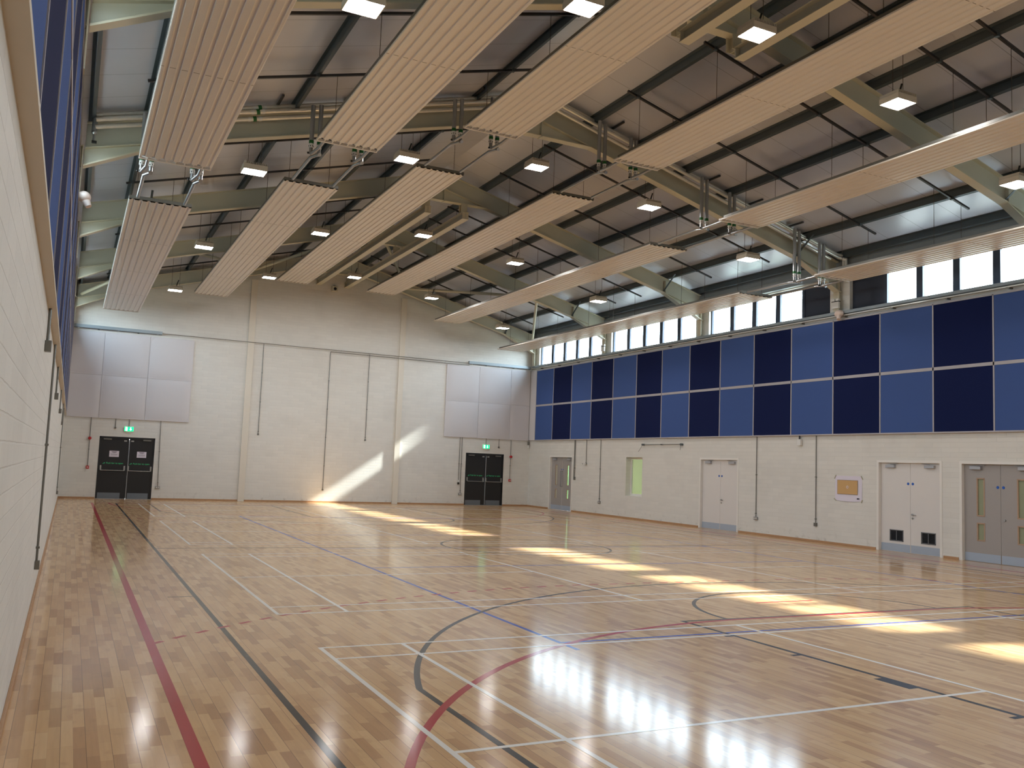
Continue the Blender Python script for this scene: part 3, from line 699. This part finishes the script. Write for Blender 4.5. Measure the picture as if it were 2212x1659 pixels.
# ------------------------------------------------------------------ doors
def disc(mb, p, axis, r, t, mat):
    q = list(p); q[axis] += t; mb.cyl(p, q, r, mat, 16)
def side_door(n, y0, y1, leafm, kickm, kind, lab):
    """double door in the right wall; room side is -x"""
    r = thing('door_%d' % n, (XR, (y0 + y1) / 2, 0), lab, 'door', None, 'structure')
    xf = XR - .012; xl = XR + .075; yc = (y0 + y1) / 2; H = 2.14
    m = MB(); w = .06
    for a, b in ((y0 - .03, y0 + .03), (y1 - .03, y1 + .03)): m.box(xf, XR + .13, a, b, 0, H - .03, M['white'])
    m.box(xf, XR + .13, y0 - .03, y1 + .03, H - .03, H + .03, M['white']); m.build('door_frame', r)
    holes = []
    if kind in ('vision', 'narrow'):
        for c in ((y0 + yc) / 2, (yc + y1) / 2):
            d = .075 if kind == 'vision' else .06
            c2 = c + (.02 if c > yc else -.02)
            holes += [(c2 - d, c2 + d, 1.0, 1.79), (c2 - d, c2 + d, .47, .82)]
    if kind == 'vent':
        holes = [(y0 + .22, y0 + .57, .27, .50), (y1 - .66, y1 - .31, .27, .50)]
    leaves = []
    for k, (a, b) in enumerate(((y0 + .032, yc - .003), (yc + .003, y1 - .032))):
        L = MB(); hs = [h for h in holes if a < h[0] < b]
        wall_cells(L, 0, xl, xl + .045, a, b, .002, H - .031, hs, leafm); L = L.build('door_leaf', r); leaves.append(L)
        MB().box(xl - .003, xl, a + .01, b - .01, .012, .19, kickm).build('kick_plate', L)
        cy = b - .30 if k == 1 else a + .30
        c = MB(); c.box(xl - .065, xl, cy - .13, cy + .13, H - .15, H - .08, M['closer'], .006); c.beam((xl - .03, cy, H - .07), (xl - .03, cy + (.22 if k == 0 else -.22), H - .045), .02, .008, M['steel']); c.build('door_closer', L)
        dd = MB(); yy = yc + (.065 if k == 1 else -.065); disc(dd, (xl, yy, 1.62), 0, .032 if kind != 'narrow' else .025, -.004, M['blue']); dd.build('fire_door_sign', L, 'round blue sign')
        for h in hs:
            if kind == 'vent':
                g = MB(); g.box(xl - .008, xl + .004, h[0] - .02, h[1] + .02, h[2] - .02, h[2], M['grillef']); g.box(xl - .008, xl + .004, h[0] - .02, h[1] + .02, h[3], h[3] + .02, M['grillef'])
                for e in (h[0] - .02, (h[0] + h[1]) / 2 - .008, h[1]): g.box(xl - .008, xl + .004, e, e + (.02 if e != (h[0] + h[1]) / 2 - .008 else .016), h[2] - .02, h[3] + .02, M['grillef'])
                for q in range(9): z = h[2] + .004 + q * .025; g.prism([(xl - .002, z), (xl + .02, z + .018), (xl + .022, z + .016), (xl, z - .002)], 1, h[0], h[1], M['grille'])
                g.box(xl + .025, xl + .03, h[0], h[1], h[2], h[3], M['grille']); g.build('vent_grille', L)
            else:
                g = MB(); bw = .022 if kind == 'vision' else .016
                g.box(xl - .006, xl + .02, h[0] - bw, h[0] + .006, h[2] - bw, h[3] + bw, M['beech']); g.box(xl - .006, xl + .02, h[1] - .006, h[1] + bw, h[2] - bw, h[3] + bw, M['beech'])
                g.box(xl - .006, xl + .02, h[0], h[1], h[2] - bw, h[2] + .006, M['beech']); g.box(xl - .006, xl + .02, h[0], h[1], h[3] - .006, h[3] + bw, M['beech']); g.build('glazing_bead', L)
                gl = M['vglass'] if kind == 'vision' else (M['tglass'] if h[0] < yc else M['pglass'])
                MB().box(xl + .018, xl + .024, h[0], h[1], h[2], h[3], gl).build('vision_panel', L)
    L = leaves[0]
    if kind in ('plain', 'vent'):
        hd = MB(); yy = yc - .055
        disc(hd, (xl, yy, .90), 0, .026, -.01, M['steel']); hd.cyl((xl - .01, yy, .90), (xl - .05, yy, .90), .009, M['steel'], 8); hd.cyl((xl - .05, yy, .90), (xl - .05, yy - .13, .895), .010, M['steel'], 8); hd.build('lever_handle', L)
        lk = MB(); disc(lk, (xl, yy, .815), 0, .022, -.012, M['steel']); lk.build('lock', L)
    if kind == 'vision':
        lk = MB(); disc(lk, (xl, yc - .09, .93), 0, .024, -.02, M['steel']); lk.build('lock', L)
    if kind == 'narrow':
        for k, L in enumerate(leaves):
            yy = yc + (.05 if k else -.05)
            MB().path([(xl, yy, .95), (xl - .05, yy, .95), (xl - .05, yy, 1.55), (xl, yy, 1.55)], .011, M['steel'], 8).build('pull_handle', L)
    if kind == 'narrow':
        pass
side_door(3, 22.4, 24.2, M['doorgrey'], M['bluekick'], 'narrow', 'grey double door with slim glazed slots near the far right corner')
side_door(4, 12.7, 14.46, M['doorwhite'], M['bluekick'], 'plain', 'plain white double door in the middle of the right wall')
side_door(5, 5.86, 7.62, M['doorwhite'], M['bluekick'], 'vent', 'white double door with two dark vent grilles at the bottom')
side_door(6, 3.58, 5.36, M['doorgrey'], M['bluekick'], 'vision', 'grey double door with beech framed glass slots, nearest on the right')
for y0, y1 in (DR['d4'], DR['d5'], DR['d3']):  # unseen black boards, added to stop outside light leaking round the doors
    MB().box(XR + .28, XR + .30, y0 + .01, y1 - .01, 0, 2.13, M['blackp']).build('light_block_board', None, 'unseen dark board added to block outside light behind a side door', 'board', 'added light blocking boards behind the side doors')
def black_door(n, x0, x1, lab, papers):
    r = thing('door_%d' % n, ((x0 + x1) / 2, YE, 0), lab, 'door', None, 'structure')
    yl = YE + .035; xc = (x0 + x1) / 2 + .06; H = 2.16
    m = MB(); m.box(x0, x0 + .04, YE - .004, YE + .12, 0, H, M['black']); m.box(x1 - .04, x1, YE - .004, YE + .12, 0, H, M['black']); m.box(x0, x1, YE - .004, YE + .12, H - .06, H, M['black']); m.build('door_frame', r)
    for k, (a, b) in enumerate(((x0 + .04, xc - .003), (xc + .003, x1 - .04))):
        L = MB().box(a, b, yl, yl + .045, .01, H - .06, M['black']).build('door_leaf', r)
        ka, kb = (a + .02, b - .18) if k == 0 else (a + .05, b - .07)
        MB().box(ka, kb, yl - .003, yl, .012, .21, M['kick']).build('kick_plate', L)
        c = MB(); cc = a + .22 if k == 0 else b - .22; c.box(cc - .13, cc + .13, yl - .06, yl, H - .115, H - .07, M['galv'], .005); c.build('door_closer', L)
        mg = MB(); q = b - .12 if k == 0 else a + .1; mg.box(q - .045, q + .045, yl - .03, yl, H - .16, H - .11, M['steel']); mg.build('door_magnet', L)
        pb = MB(); pa, pc = a + .06, (b - .10 if k == 0 else b - .04)
        if k == 1: pa = a + .02
        for e in (pa, pc): pb.box(e - .025, e + .025, yl - .035, yl, .99, 1.15, M['steel'], .006); pb.box(e - .02, e + .02, yl - .09, yl - .02, .985, 1.02, M['steel'], .005)
        pb.cyl((pa, yl - .08, .985), (pc, yl - .08, .985), .016, M['steel'], 10); pb.build('push_bar', L)
        t = text('push_bar_notice', 'Push bar to open', .078, ((a + b) / 2 - .01 + .05, yl - .002, 1.235), (math.pi / 2, 0, 0), M['greenv'], L, .0008)
        ar = MB(); ax = (a + b) / 2 - .30; ar.prism([(ax - .045, 1.21), (ax + .03, 1.262), (ax + .012, 1.20), (ax + .004, 1.228), (ax - .04, 1.20)], 1, yl - .003, yl - .001, M['greenv']); ar.build('arrow_notice', L)
        if papers:
            px = a + .46 if k == 0 else b - .37
            MB().box(px - .155, px + .155, yl - .003, yl - .001, 1.455, 1.665, M['paper']).build('paper_notice', L)
            for zz, ww in ((1.625, .17), (1.60, .12), (1.55, .2), (1.53, .2), (1.51, .16)): pass
            pm = MB()
            for zz, ww, hh in ((1.628, .085, .012), (1.598, .05, .006), (1.56, .11, .003), (1.545, .11, .003), (1.53, .1, .003), (1.50, .11, .003)): pm.box(px - ww, px + ww, yl - .0042, yl - .003, zz - hh, zz + hh, M['ink'])
            pm.build('notice_print', L)
        if k == 1:
            v = MB(); v.cyl((a + .005, yl - .02, .03), (a + .005, yl - .02, H - .1), .012, M['steel'], 8); v.ball((a + .005, yl - .02, .98), .022, M['steel']); v.build('vertical_bolt', L)
            v = MB(); v.cyl((a - .10, yl, 1.07), (a - .10, yl - .05, 1.07), .022, M['steel'], 12); v.build('door_knob', L)
    th = MB(); th.box(x0, x1, YE - .02, YE + .1, .0005, .012, M['steel']); th.build('threshold', r)
black_door(1, ED[0][0], ED[0][1], 'black double fire exit door with two paper notices, end wall left', True)
black_door(2, ED[1][0], ED[1][1], 'black double fire exit door without notices, end wall right', False)

# exit signs
for nm, x in (('left', -.28), ('right', 13.56)):
    r = thing('exit_sign', (x, YE - .04, 2.36), 'green lit exit sign above the %s black doors' % nm, 'exit sign', 'lit exit signs')
    MB().box(x - .155, x + .155, YE - .05, YE, 2.365, 2.53, M['plastic'], .006).build('sign_case', r)
    MB().box(x - .15, x + .15, YE - .055, YE - .05, 2.37, 2.525, M['exitg']).build('green_face', r)
    y = YE - .057; w = MB(); W = M['exitw']
    w.box(x - .115, x - .05, y - .001, y + .001, 2.385, 2.51, W)                                   # doorway
    w.build('doorway_symbol', r)
    p = MB(); G = M['exitg']; y2 = y - .003
    p.cyl((x - .072, y2, 2.487), (x - .072, y2 - .002, 2.487), .010, G, 12); p.beam((x - .080, y2, 2.472), (x - .088, y2, 2.435), .003, .018, G)
    p.beam((x - .088, y2, 2.437), (x - .068, y2, 2.415), .003, .010, G); p.beam((x - .068, y2, 2.415), (x - .075, y2, 2.393), .003, .009, G); p.beam((x - .088, y2, 2.437), (x - .103, y2, 2.405), .003, .010, G)
    p.beam((x - .080, y2, 2.468), (x - .060, y2, 2.455), .003, .008, G); p.beam((x - .083, y2, 2.468), (x - .104, y2, 2.452), .003, .008, G); p.build('running_figure', r)
    a = MB(); ac = x + .055
    a.prism([(ac - .012, 2.51), (ac + .012, 2.51), (ac + .012, 2.445), (ac + .042, 2.445), (ac, 2.39), (ac - .042, 2.445), (ac - .012, 2.445)], 1, y - .001, y + .001, W); a.build('down_arrow', r)
    MB().box(x - .08, x + .08, YE - .045, YE - .01, 2.33, 2.363, M['plastic']).build('lamp_tray', r)

# ------------------------------------------------------------------ conduits and small fittings
def conduit(name, pts, wall, label, cat='conduit', group=None, end=None, r=.011, clips=True, endlabel=None):
    o = thing(name, pts[-1], label, cat, group)
    MB().path(pts, r, M['galv'], 8).build('tube', o)
    if clips:
        for a, b in zip(pts[:-1], pts[1:]):
            a = Vector(a); b = Vector(b); L = (b - a).length
            if L < .9: continue
            for k in range(1, int(L / 1.1) + 1):
                p = a + (b - a) * min(.97, k * 1.1 / L)
                MB().box(p.x - .02, p.x + .02, p.y - .02, p.y + .02, p.z - .012, p.z + .012, M['galv'], .004).build('saddle_clip', o)
    if end:
        e = MB(); p = pts[-1]; kind = end
        def B(du0, du1, z0, z1, d, mt, bev=.005):
            if wall == 'end': e.box(p[0] + du0, p[0] + du1, YE - d, YE - .001, p[2] + z0, p[2] + z1, mt, bev)
            elif wall == 'right': e.box(XR - d, XR - .001, p[1] + du0, p[1] + du1, p[2] + z0, p[2] + z1, mt, bev)
            else: e.box(XL + .001, XL + d, p[1] + du0, p[1] + du1, p[2] + z0, p[2] + z1, mt, bev)
        if kind == 'round':
            q = Vector(p)
            if wall == 'end': e.cyl((p[0], YE - .001, p[2]), (p[0], YE - .04, p[2]), .033, M['galv'], 14)
            else: e.cyl((XR - .001, p[1], p[2]), (XR - .04, p[1], p[2]), .033, M['galv'], 14)
        if kind == 'socket': B(-.075, .075, -.045, .045, .045, M['steel']); B(-.05, -.015, -.02, .02, .048, M['plastic'], .002); B(.015, .05, -.02, .02, .048, M['plastic'], .002)
        if kind == 'box': B(-.045, .045, -.09, .0, .05, M['galv'])
        if kind == 'switch': B(-.045, .045, -.11, 0, .05, M['galv']); B(-.03, .03, -.09, -.055, .055, M['steel'], .003); B(-.03, .03, -.045, -.01, .055, M['steel'], .003)
        if kind == 'blackbox': B(-.04, .04, -.0, .09, .05, M['plastic']); B(-.04, .04, -.09, 0, .06, M['blackp'], .015)
        e.build('end_box', o)
    return o
ye = YE - .02
g = 'metal conduits on the end wall'
conduit('cable_conduit', [(.55, YE - .075, 5.92), (12.62, YE - .075, 5.90)], 'end', 'long horizontal conduit high on the end wall between the two steel trunkings', 'conduit', g)
conduit('cable_conduit', [(12.62, YE - .075, 5.81), (6.73, YE - .075, 5.83), (6.73, ye, 5.80), (6.73, ye, .485)], 'end', 'conduit dropping almost to the floor in the middle of the end wall', 'conduit', g, 'round')
conduit('cable_conduit', [(4.17, ye, 5.90), (4.17, ye, 2.49)], 'end', 'conduit drop just right of the left pilaster', 'conduit', g, 'round')
conduit('cable_conduit', [(8.31, ye, 5.88), (8.31, ye, 2.47)], 'end', 'conduit drop left of the right pilaster, ending above head height', 'conduit', g, 'round')
conduit('cable_conduit', [(.75, ye, 2.80), (.80, ye, .43)], 'end', 'conduit right of the left black doors ending in a socket', 'conduit', g, 'socket')
conduit('cable_conduit', [(-.72, ye, 2.79), (-.72, ye, 2.47)], 'end', 'short conduit left of the left exit sign', 'conduit', g, 'round')
conduit('cable_conduit', [(-.28, ye, 2.79), (-.28, ye, 2.53)], 'end', 'short conduit feeding the left exit sign', 'conduit', g, clips=False)
conduit('cable_conduit', [(13.56, ye, 2.79), (13.56, ye, 2.53)], 'end', 'short conduit feeding the right exit sign', 'conduit', g, clips=False)
conduit('cable_conduit', [(14.16, ye, 2.79), (14.16, ye, 2.45)], 'end', 'short conduit right of the right exit sign', 'conduit', g, 'round')
conduit('cable_conduit', [(12.37, ye, 2.79), (12.37, ye, .93)], 'end', 'left one of two conduits beside the right black doors, ending in a black socket', 'conduit', g, 'blackbox')
conduit('cable_conduit', [(12.47, ye, 2.79), (12.47, ye, .45)], 'end', 'right one of two conduits beside the right black doors, ending in a low socket', 'conduit', g, 'socket')
for nm, x, lab in (('left', -1.50, 'left'), ('right', 14.73, 'right')):
    conduit('cable_conduit', [(x, ye, 2.79), (x, ye, 1.10)], 'end', 'conduit with red fire alarm fittings beside the %s black doors' % lab, 'conduit', g)
    m = MB(); m.cyl((x, YE - .03, 2.07), (x, YE - .10, 2.07), .055, M['red'], 18); m.cyl((x, YE - .10, 2.07), (x, YE - .13, 2.07), .045, M['red'], 18, .03); m.build('alarm_sounder', None, 'round red fire alarm sounder beside the %s black doors' % lab, 'fire alarm', 'red alarm sounders')
    r = thing('fire_call_point', (x, YE - .03, 1.02), 'square red break glass call point beside the %s black doors' % lab, 'call point', 'red call points')
    MB().box(x - .05, x + .05, YE - .06, YE - .001, 1.02, 1.12, M['red'], .008).build('case', r); MB().box(x - .03, x + .03, YE - .064, YE - .06, 1.06, 1.085, M['plastic']).build('label_plate', r)
# steel trunking pieces
for nm, x0, x1 in (('left', XL + .05, .57), ('right', 12.6, XR - .12)):
    r = thing('steel_trunking', ((x0 + x1) / 2, YE - .05, 5.87), 'grey steel trunking above the white boards on the %s of the end wall' % nm, 'trunking', 'trunking on the end wall')
    MB().box(x0, x1, YE - .10, YE - .001, 5.88, 5.99, M['eave'], .004).build('trunking_body', r)
    c = MB(); n = 5
    for k in range(n): x = x0 + .15 + k * (x1 - x0 - .3) / (n - 1); c.box(x - .03, x + .03, YE - .07, YE - .02, 5.845, 5.882, M['plastic'] if k % 2 == 0 else M['dark'], .004)
    c.box(x0, x1, YE - .08, YE - .03, 5.868, 5.879, M['dark']); c.build('bracket_row', r)
g = 'metal conduits on the right wall'; xr = XR - .02
o = conduit('cable_conduit', [(xr, 22.16, 2.8), (xr, 22.16, 1.35)], 'right', 'twin conduits beside the far grey door ending in switches', 'conduit', g, 'switch')
MB().cyl((xr, 22.23, 2.8), (xr, 22.23, 1.35), .011, M['galv'], 8).build('second_tube', o)
conduit('cable_conduit', [(xr, 21.33, 2.8), (xr, 21.33, 1.88)], 'right', 'short conduit ending in a small camera right of the far grey door', 'conduit', g, 'round')
m = MB(); m.box(XR - .12, XR - .04, 21.28, 21.40, 1.84, 1.90, M['plastic'], .01); m.cyl((XR - .08, 21.40, 1.87), (XR - .08, 21.47, 1.87), .022, M['blackp'], 10); m.build('security_camera', None, 'small white camera at the end of a short conduit on the right wall', 'camera')
conduit('cable_conduit', [(xr, 20.31, 2.8), (xr, 20.31, .47)], 'right', 'conduit with low socket left of the internal window', 'conduit', g, 'socket')
conduit('cable_conduit', [(xr, 11.9, 2.8), (xr, 11.9, .46)], 'right', 'conduit with low socket right of the plain white door', 'conduit', g, 'socket')
conduit('cable_conduit', [(xr, 9.62, 2.8), (xr, 9.62, .50)], 'right', 'conduit with low square box left of the court plan', 'conduit', g, 'box')
r = thing('hanging_rail', (XR - .06, 16.45, 2.56), 'thin metal rail fixed to the right wall above the internal window', 'rail')
MB().cyl((XR - .06, 15.38, 2.59), (XR - .06, 17.53, 2.58), .013, M['galv'], 10).build('rail_tube', r)
for y in (15.38, 16.45, 17.53):
    MB().cyl((XR - .001, y, 2.585), (XR - .10, y, 2.585), .035 if y != 16.45 else .02, M['dark'], 12).build('rail_mount', r)
m = MB(); m.path([(XR - .08, 15.38, 2.57), (XR - .09, 15.40, 2.40)], .006, M['rope'], 6); m.path([(XR - .08, 17.53, 2.57), (XR - .09, 17.75, 2.34)], .006, M['rope'], 6); m.build('loose_cord', r)
m = MB(); m.cyl((XR - .05, 10.19, 2.8), (XR - .05, 10.19, 2.70), .02, M['grille'], 8); m.box(XR - .09, XR - .01, 10.12, 10.25, 2.53, 2.70, M['plastic'], .012); m.build('wall_sensor', None, 'small white sensor box hanging under the blue panels on the right wall', 'sensor')
# corner fitting
m = MB(); m.cyl((XR - .09, YE - .04, 5.8), (XR - .09, YE - .04, 2.72), .012, M['galv'], 8); m.box(XR - .12, XR - .05, YE - .09, YE - .02, 2.60, 2.74, M['galv'], .01); m.cyl((XR - .085, YE - .06, 2.60), (XR - .085, YE - .06, 2.48), .03, M['plastic'], 10); m.build('corner_fitting', None, 'slim vertical conduit with a hanging fitting in the far right corner', 'conduit')
# internal window and the green room behind it
r = thing('window_13', (XR, 18.12, .8), 'internal window to a pale green room in the right wall', 'window', None, 'structure')
m = MB(); x = XR + .2
m.box(x, x + .05, 17.62, 18.62, .80, .87, M['white']); m.box(x, x + .05, 17.62, 18.62, 2.08, 2.15, M['white']); m.box(x, x + .05, 17.62, 17.68, .87, 2.08, M['white']); m.box(x, x + .05, 18.55, 18.62, .87, 2.08, M['white']); m.build('window_frame', r)
MB().box(x + .02, x + .03, 17.68, 18.55, .87, 2.08, M['glass']).build('pane', r)
m = MB(); X0, X1, Y0, Y1 = XR + .301, XR + 3.0, 16.4, 20.4; G = M['greenroom']
m.box(X1, X1 + .05, Y0, Y1, 0, 2.6, G); m.box(X0, X1, Y0 - .05, Y0, 0, 2.6, G); m.box(X0, X1, Y1, Y1 + .05, 0, 2.6, G); m.box(X0, X1, Y0, Y1, -.05, 0, G); m.box(X0, X1, Y0, Y1, 2.6, 2.65, G)
m.build('wall_beyond', kind='structure', label='pale green room seen through the internal window')
m = MB(); m.box(XR + 1.3, XR + 1.9, 18.2, 18.8, 2.56, 2.6, emis('room ceiling light', (255, 250, 235), 12.)); m.build('room_ceiling_light', None, 'lit square light in the green room behind the internal window', 'ceiling light')
m = MB(); m.beam((XR + 1.9, 19.9, 2.0), (XR + 1.9, 19.9, 1.3), .05, .05, M['blackp']); m.build('dark_wall_bracket', None, 'dark slim bracket seen through the internal window', 'bracket')
# court plan poster
r = thing('court_plan_poster', (XR, 8.54, 1.13), 'white sheet with an orange brown court plan taped to the right wall', 'poster')
n = 12; vs = []; fs = []
for iz in range(n + 1):
    for iy in range(n + 1):
        u, v = iy / n, iz / n; lift = .004 + .022 * max(0, .25 - v) ** 1.2 * 4 * (1 - abs(2 * u - 1) ** 2) + .012 * max(0, .35 - u) * max(0, .9 - v)
        vs.append((XR - lift, 8.10 + .87 * u, 1.135 + .62 * v - .02 * (1 - v) * (1 - (2 * u - 1) ** 2) * 1.2))
for iz in range(n):
    for iy in range(n): q = iz * (n + 1) + iy; fs.append((q, q + 1, q + n + 2, q + n + 1))
MB().add(vs, fs, M['paper'], True).build('paper_sheet', r)
def blend(mb, y0, y1, z0, z1, off, mat): mb.box(XR - off - .001, XR - off, y0, y1, z0, z1, mat); return mb
blend(MB(), 8.235, 8.885, 1.295, 1.645, .0135, M['brown']).build('court_plan', r)
m = MB()
for k in range(20):
    a = 2 * math.pi * k / 20; b = 2 * math.pi * (k + 1) / 20
    m.add([(XR - .0158, 8.56 + .035 * math.cos(t) * q, 1.475 + .035 * math.sin(t) * q) for t, q in ((a, 1), (b, 1), (b, .6), (a, .6))], [(0, 1, 2, 3)], M['paper'])
m.build('centre_circle', r)
m = MB(); blend(m, 8.23, 8.235, 1.29, 1.65, .0136, M['inkd']); blend(m, 8.885, 8.89, 1.29, 1.65, .0136, M['inkd']); blend(m, 8.23, 8.89, 1.645, 1.65, .0136, M['inkd']); blend(m, 8.23, 8.89, 1.29, 1.295, .0136, M['inkd']); m.build('plan_border', r)
blend(MB(), 8.17, 8.25, 1.178, 1.208, .02, M['inkd']).build('title_mark', r)
m = MB()
for (ya, za, yb, zb) in ((8.99, 1.68, 8.94, 1.77), (8.13, 1.76, 8.08, 1.68), (9.0, 1.17, 8.93, 1.12), (8.12, 1.10, 8.09, 1.17)): m.beam((XR - .008, ya, za), (XR - .008, yb, zb), .012, .022, M['tape'])
m.build('tape_pieces', r)
# detectors and emergency lights at column heads
def detector(x, y, z, s, lab):
    m = MB(); m.ball((x - s * .04, y, z), .12, M['pinkplastic'], 16, .9, 1.1, .85); m.box(x - s * .02, x + s * .12, y - .06, y + .06, z - .03, z + .06, M['plastic'], .01)
    m.cyl((x - s * .06, y - .02, z - .05), (x - s * .12, y - .06, z - .17), .075, M['pinkplastic'], 14, .05); m.build('motion_detector', None, lab, 'detector', 'motion detectors')
detector(XR - .12, 8.72, 5.93, 1, 'bulbous pale motion detector below the third right column head')
detector(XL + .10, 8.75, 5.98, -1, 'bulbous white motion detector on the left wall above the blue panels')
for k, Y in ((3, FR[3]), (5, FR[5])):
    r = thing('emergency_light', (XR - .15, Y - .02, 6.1), 'white twin spot emergency light on the %s column of the right wall' % ('nearer' if k == 3 else 'farther'), 'emergency light', 'twin spot emergency lights')
    MB().box(XR - .19, XR - .135, Y - .13, Y + .09, 6.08, 6.25, M['plastic'], .008).build('battery_box', r)
    for dy in (-.09, .05): MB().box(XR - .20, XR - .13, Y + dy - .05, Y + dy + .04, 6.27, 6.33, M['plastic'], .008).build('spot_head', r)
    MB().box(XR - .195, XR - .125, Y - .14, Y + .10, 6.25, 6.268, M['blackp']).build('bracket', r)
# left wall conduits
g = 'metal conduits on the left wall'; xl = XL + .018
for i, (Y, z1, e, lab) in enumerate(((.15, 2.53, 'box', 'short conduit with a square box on the left wall, closest to the viewer'), (2.95, .46, 'box', 'long conduit on the left wall ending in a dark box near the floor'),
                                     (5.9, 2.43, 'box', 'short boxed conduit on the left wall, next after the long one'), (11.3, 2.43, 'box', 'short boxed conduit on the left wall, third short one from the viewer'),
                                     (17.2, 2.35, 'box', 'short boxed conduit on the left wall, fourth short one from the viewer'), (19.8, .5, 'box', 'long conduit on the left wall near the far corner'))):
    conduit('cable_conduit', [(xl, Y, 2.80), (xl, Y, z1)], 'left', lab, 'conduit', g, e, r=.012, clips=(z1 < 1))
# small speaker on the end wall under the ridge
r = thing('wall_loudspeaker', (6.9, YE - .05, 8.2), 'small boxed speaker high on the end wall under the ridge', 'speaker')
MB().box(6.63, 6.85, YE - .12, YE - .001, 8.22, 8.42, M['cream'], .01).build('cabinet', r)
MB().cyl((6.74, YE - .12, 8.32), (6.74, YE - .126, 8.32), .06, M['blackp'], 16).build('cone', r)

# ------------------------------------------------------------------ daylight
w = bpy.data.worlds.new('World'); sc.world = w; w.use_nodes = True; nt = w.node_tree; nt.nodes.clear()
out = nt.nodes.new('ShaderNodeOutputWorld'); bg = nt.nodes.new('ShaderNodeBackground'); nt.links.new(bg.outputs[0], out.inputs[0])
tc = nt.nodes.new('ShaderNodeTexCoord'); sp = nt.nodes.new('ShaderNodeSeparateXYZ'); nt.links.new(tc.outputs['Generated'], sp.inputs[0])
rp = nt.nodes.new('ShaderNodeValToRGB'); e = rp.color_ramp.elements
e[0].position = .47; e[0].color = (.16, .17, .15, 1); e[1].position = .53; e[1].color = (.80, .89, 1, 1)
x = rp.color_ramp.elements.new(.9); x.color = (.5, .72, 1, 1)
mr = nt.nodes.new('ShaderNodeMapRange'); mr.inputs[1].default_value = -1; mr.inputs[2].default_value = 1; nt.links.new(sp.outputs[2], mr.inputs[0])
nt.links.new(mr.outputs[0], rp.inputs[0]); nt.links.new(rp.outputs[0], bg.inputs[0])
# the sky is brighter on the sun's side of the hall
ms = nt.nodes.new('ShaderNodeMapRange'); ms.inputs[1].default_value = -.6; ms.inputs[2].default_value = .6; ms.inputs[3].default_value = 8; ms.inputs[4].default_value = 10.5
nt.links.new(sp.outputs[0], ms.inputs[0]); nt.links.new(ms.outputs[0], bg.inputs[1])
sun = bpy.data.lights.new('sun', 'SUN'); sun.energy = 12; sun.angle = math.radians(1.7); sun.color = (1, .99, .97)
so = bpy.data.objects.new('sun', sun); col.objects.link(so); so.location = (30, 0, 25)
so.rotation_euler = Vector((-1.40, .18, -1)).to_track_quat('-Z', 'Y').to_euler()

# openings through which the sky is sampled
for s_ in (1, -1):
    for a, b in BAY:
        L = bpy.data.lights.new('window_opening', 'AREA'); L.shape = 'RECTANGLE'; L.size = .9; L.size_y = b - a; L.cycles.is_portal = True
        o = bpy.data.objects.new('window_opening', L); col.objects.link(o); o.location = ((XR if s_ > 0 else XL) + s_ * .2, (a + b) / 2, 6.45)
        o.rotation_euler = (0, math.pi / 2 * s_, 0)

# ------------------------------------------------------------------ camera
F, yaw, pit, rol = 1918.415, .45788, .09254, .03921
Fd = Vector((math.cos(pit) * math.sin(yaw), math.cos(pit) * math.cos(yaw), math.sin(pit)))
Rt = Vector((math.cos(yaw), -math.sin(yaw), 0)); Up = Rt.cross(Fd)
R2 = math.cos(rol) * Rt + math.sin(rol) * Up; U2 = -math.sin(rol) * Rt + math.cos(rol) * Up
cam = bpy.data.cameras.new('camera'); co = bpy.data.objects.new('camera', cam); col.objects.link(co)
cam.sensor_fit = 'HORIZONTAL'; cam.sensor_width = 36; cam.lens = F * 36 / 2212; cam.clip_start = .02
mt = Matrix(((R2.x, U2.x, -Fd.x, -2.09631), (R2.y, U2.y, -Fd.y, -7.93456), (R2.z, U2.z, -Fd.z, 1.66239), (0, 0, 0, 1)))
co.matrix_world = mt
sc.camera = co
sc.view_settings.view_transform = 'Standard'; sc.view_settings.look = 'None'; sc.view_settings.gamma = 1; sc.view_settings.use_curve_mapping = False
sc.view_settings.exposure = 1.34
sc.cycles.use_denoising = True
sc.cycles.max_bounces = 6; sc.cycles.diffuse_bounces = 4; sc.cycles.glossy_bounces = 3; sc.cycles.use_adaptive_sampling = True; sc.cycles.adaptive_threshold = .03; sc.cycles.transparent_max_bounces = 12
sc.cycles.sample_clamp_indirect = 5; sc.cycles.caustics_reflective = False; sc.cycles.caustics_refractive = False
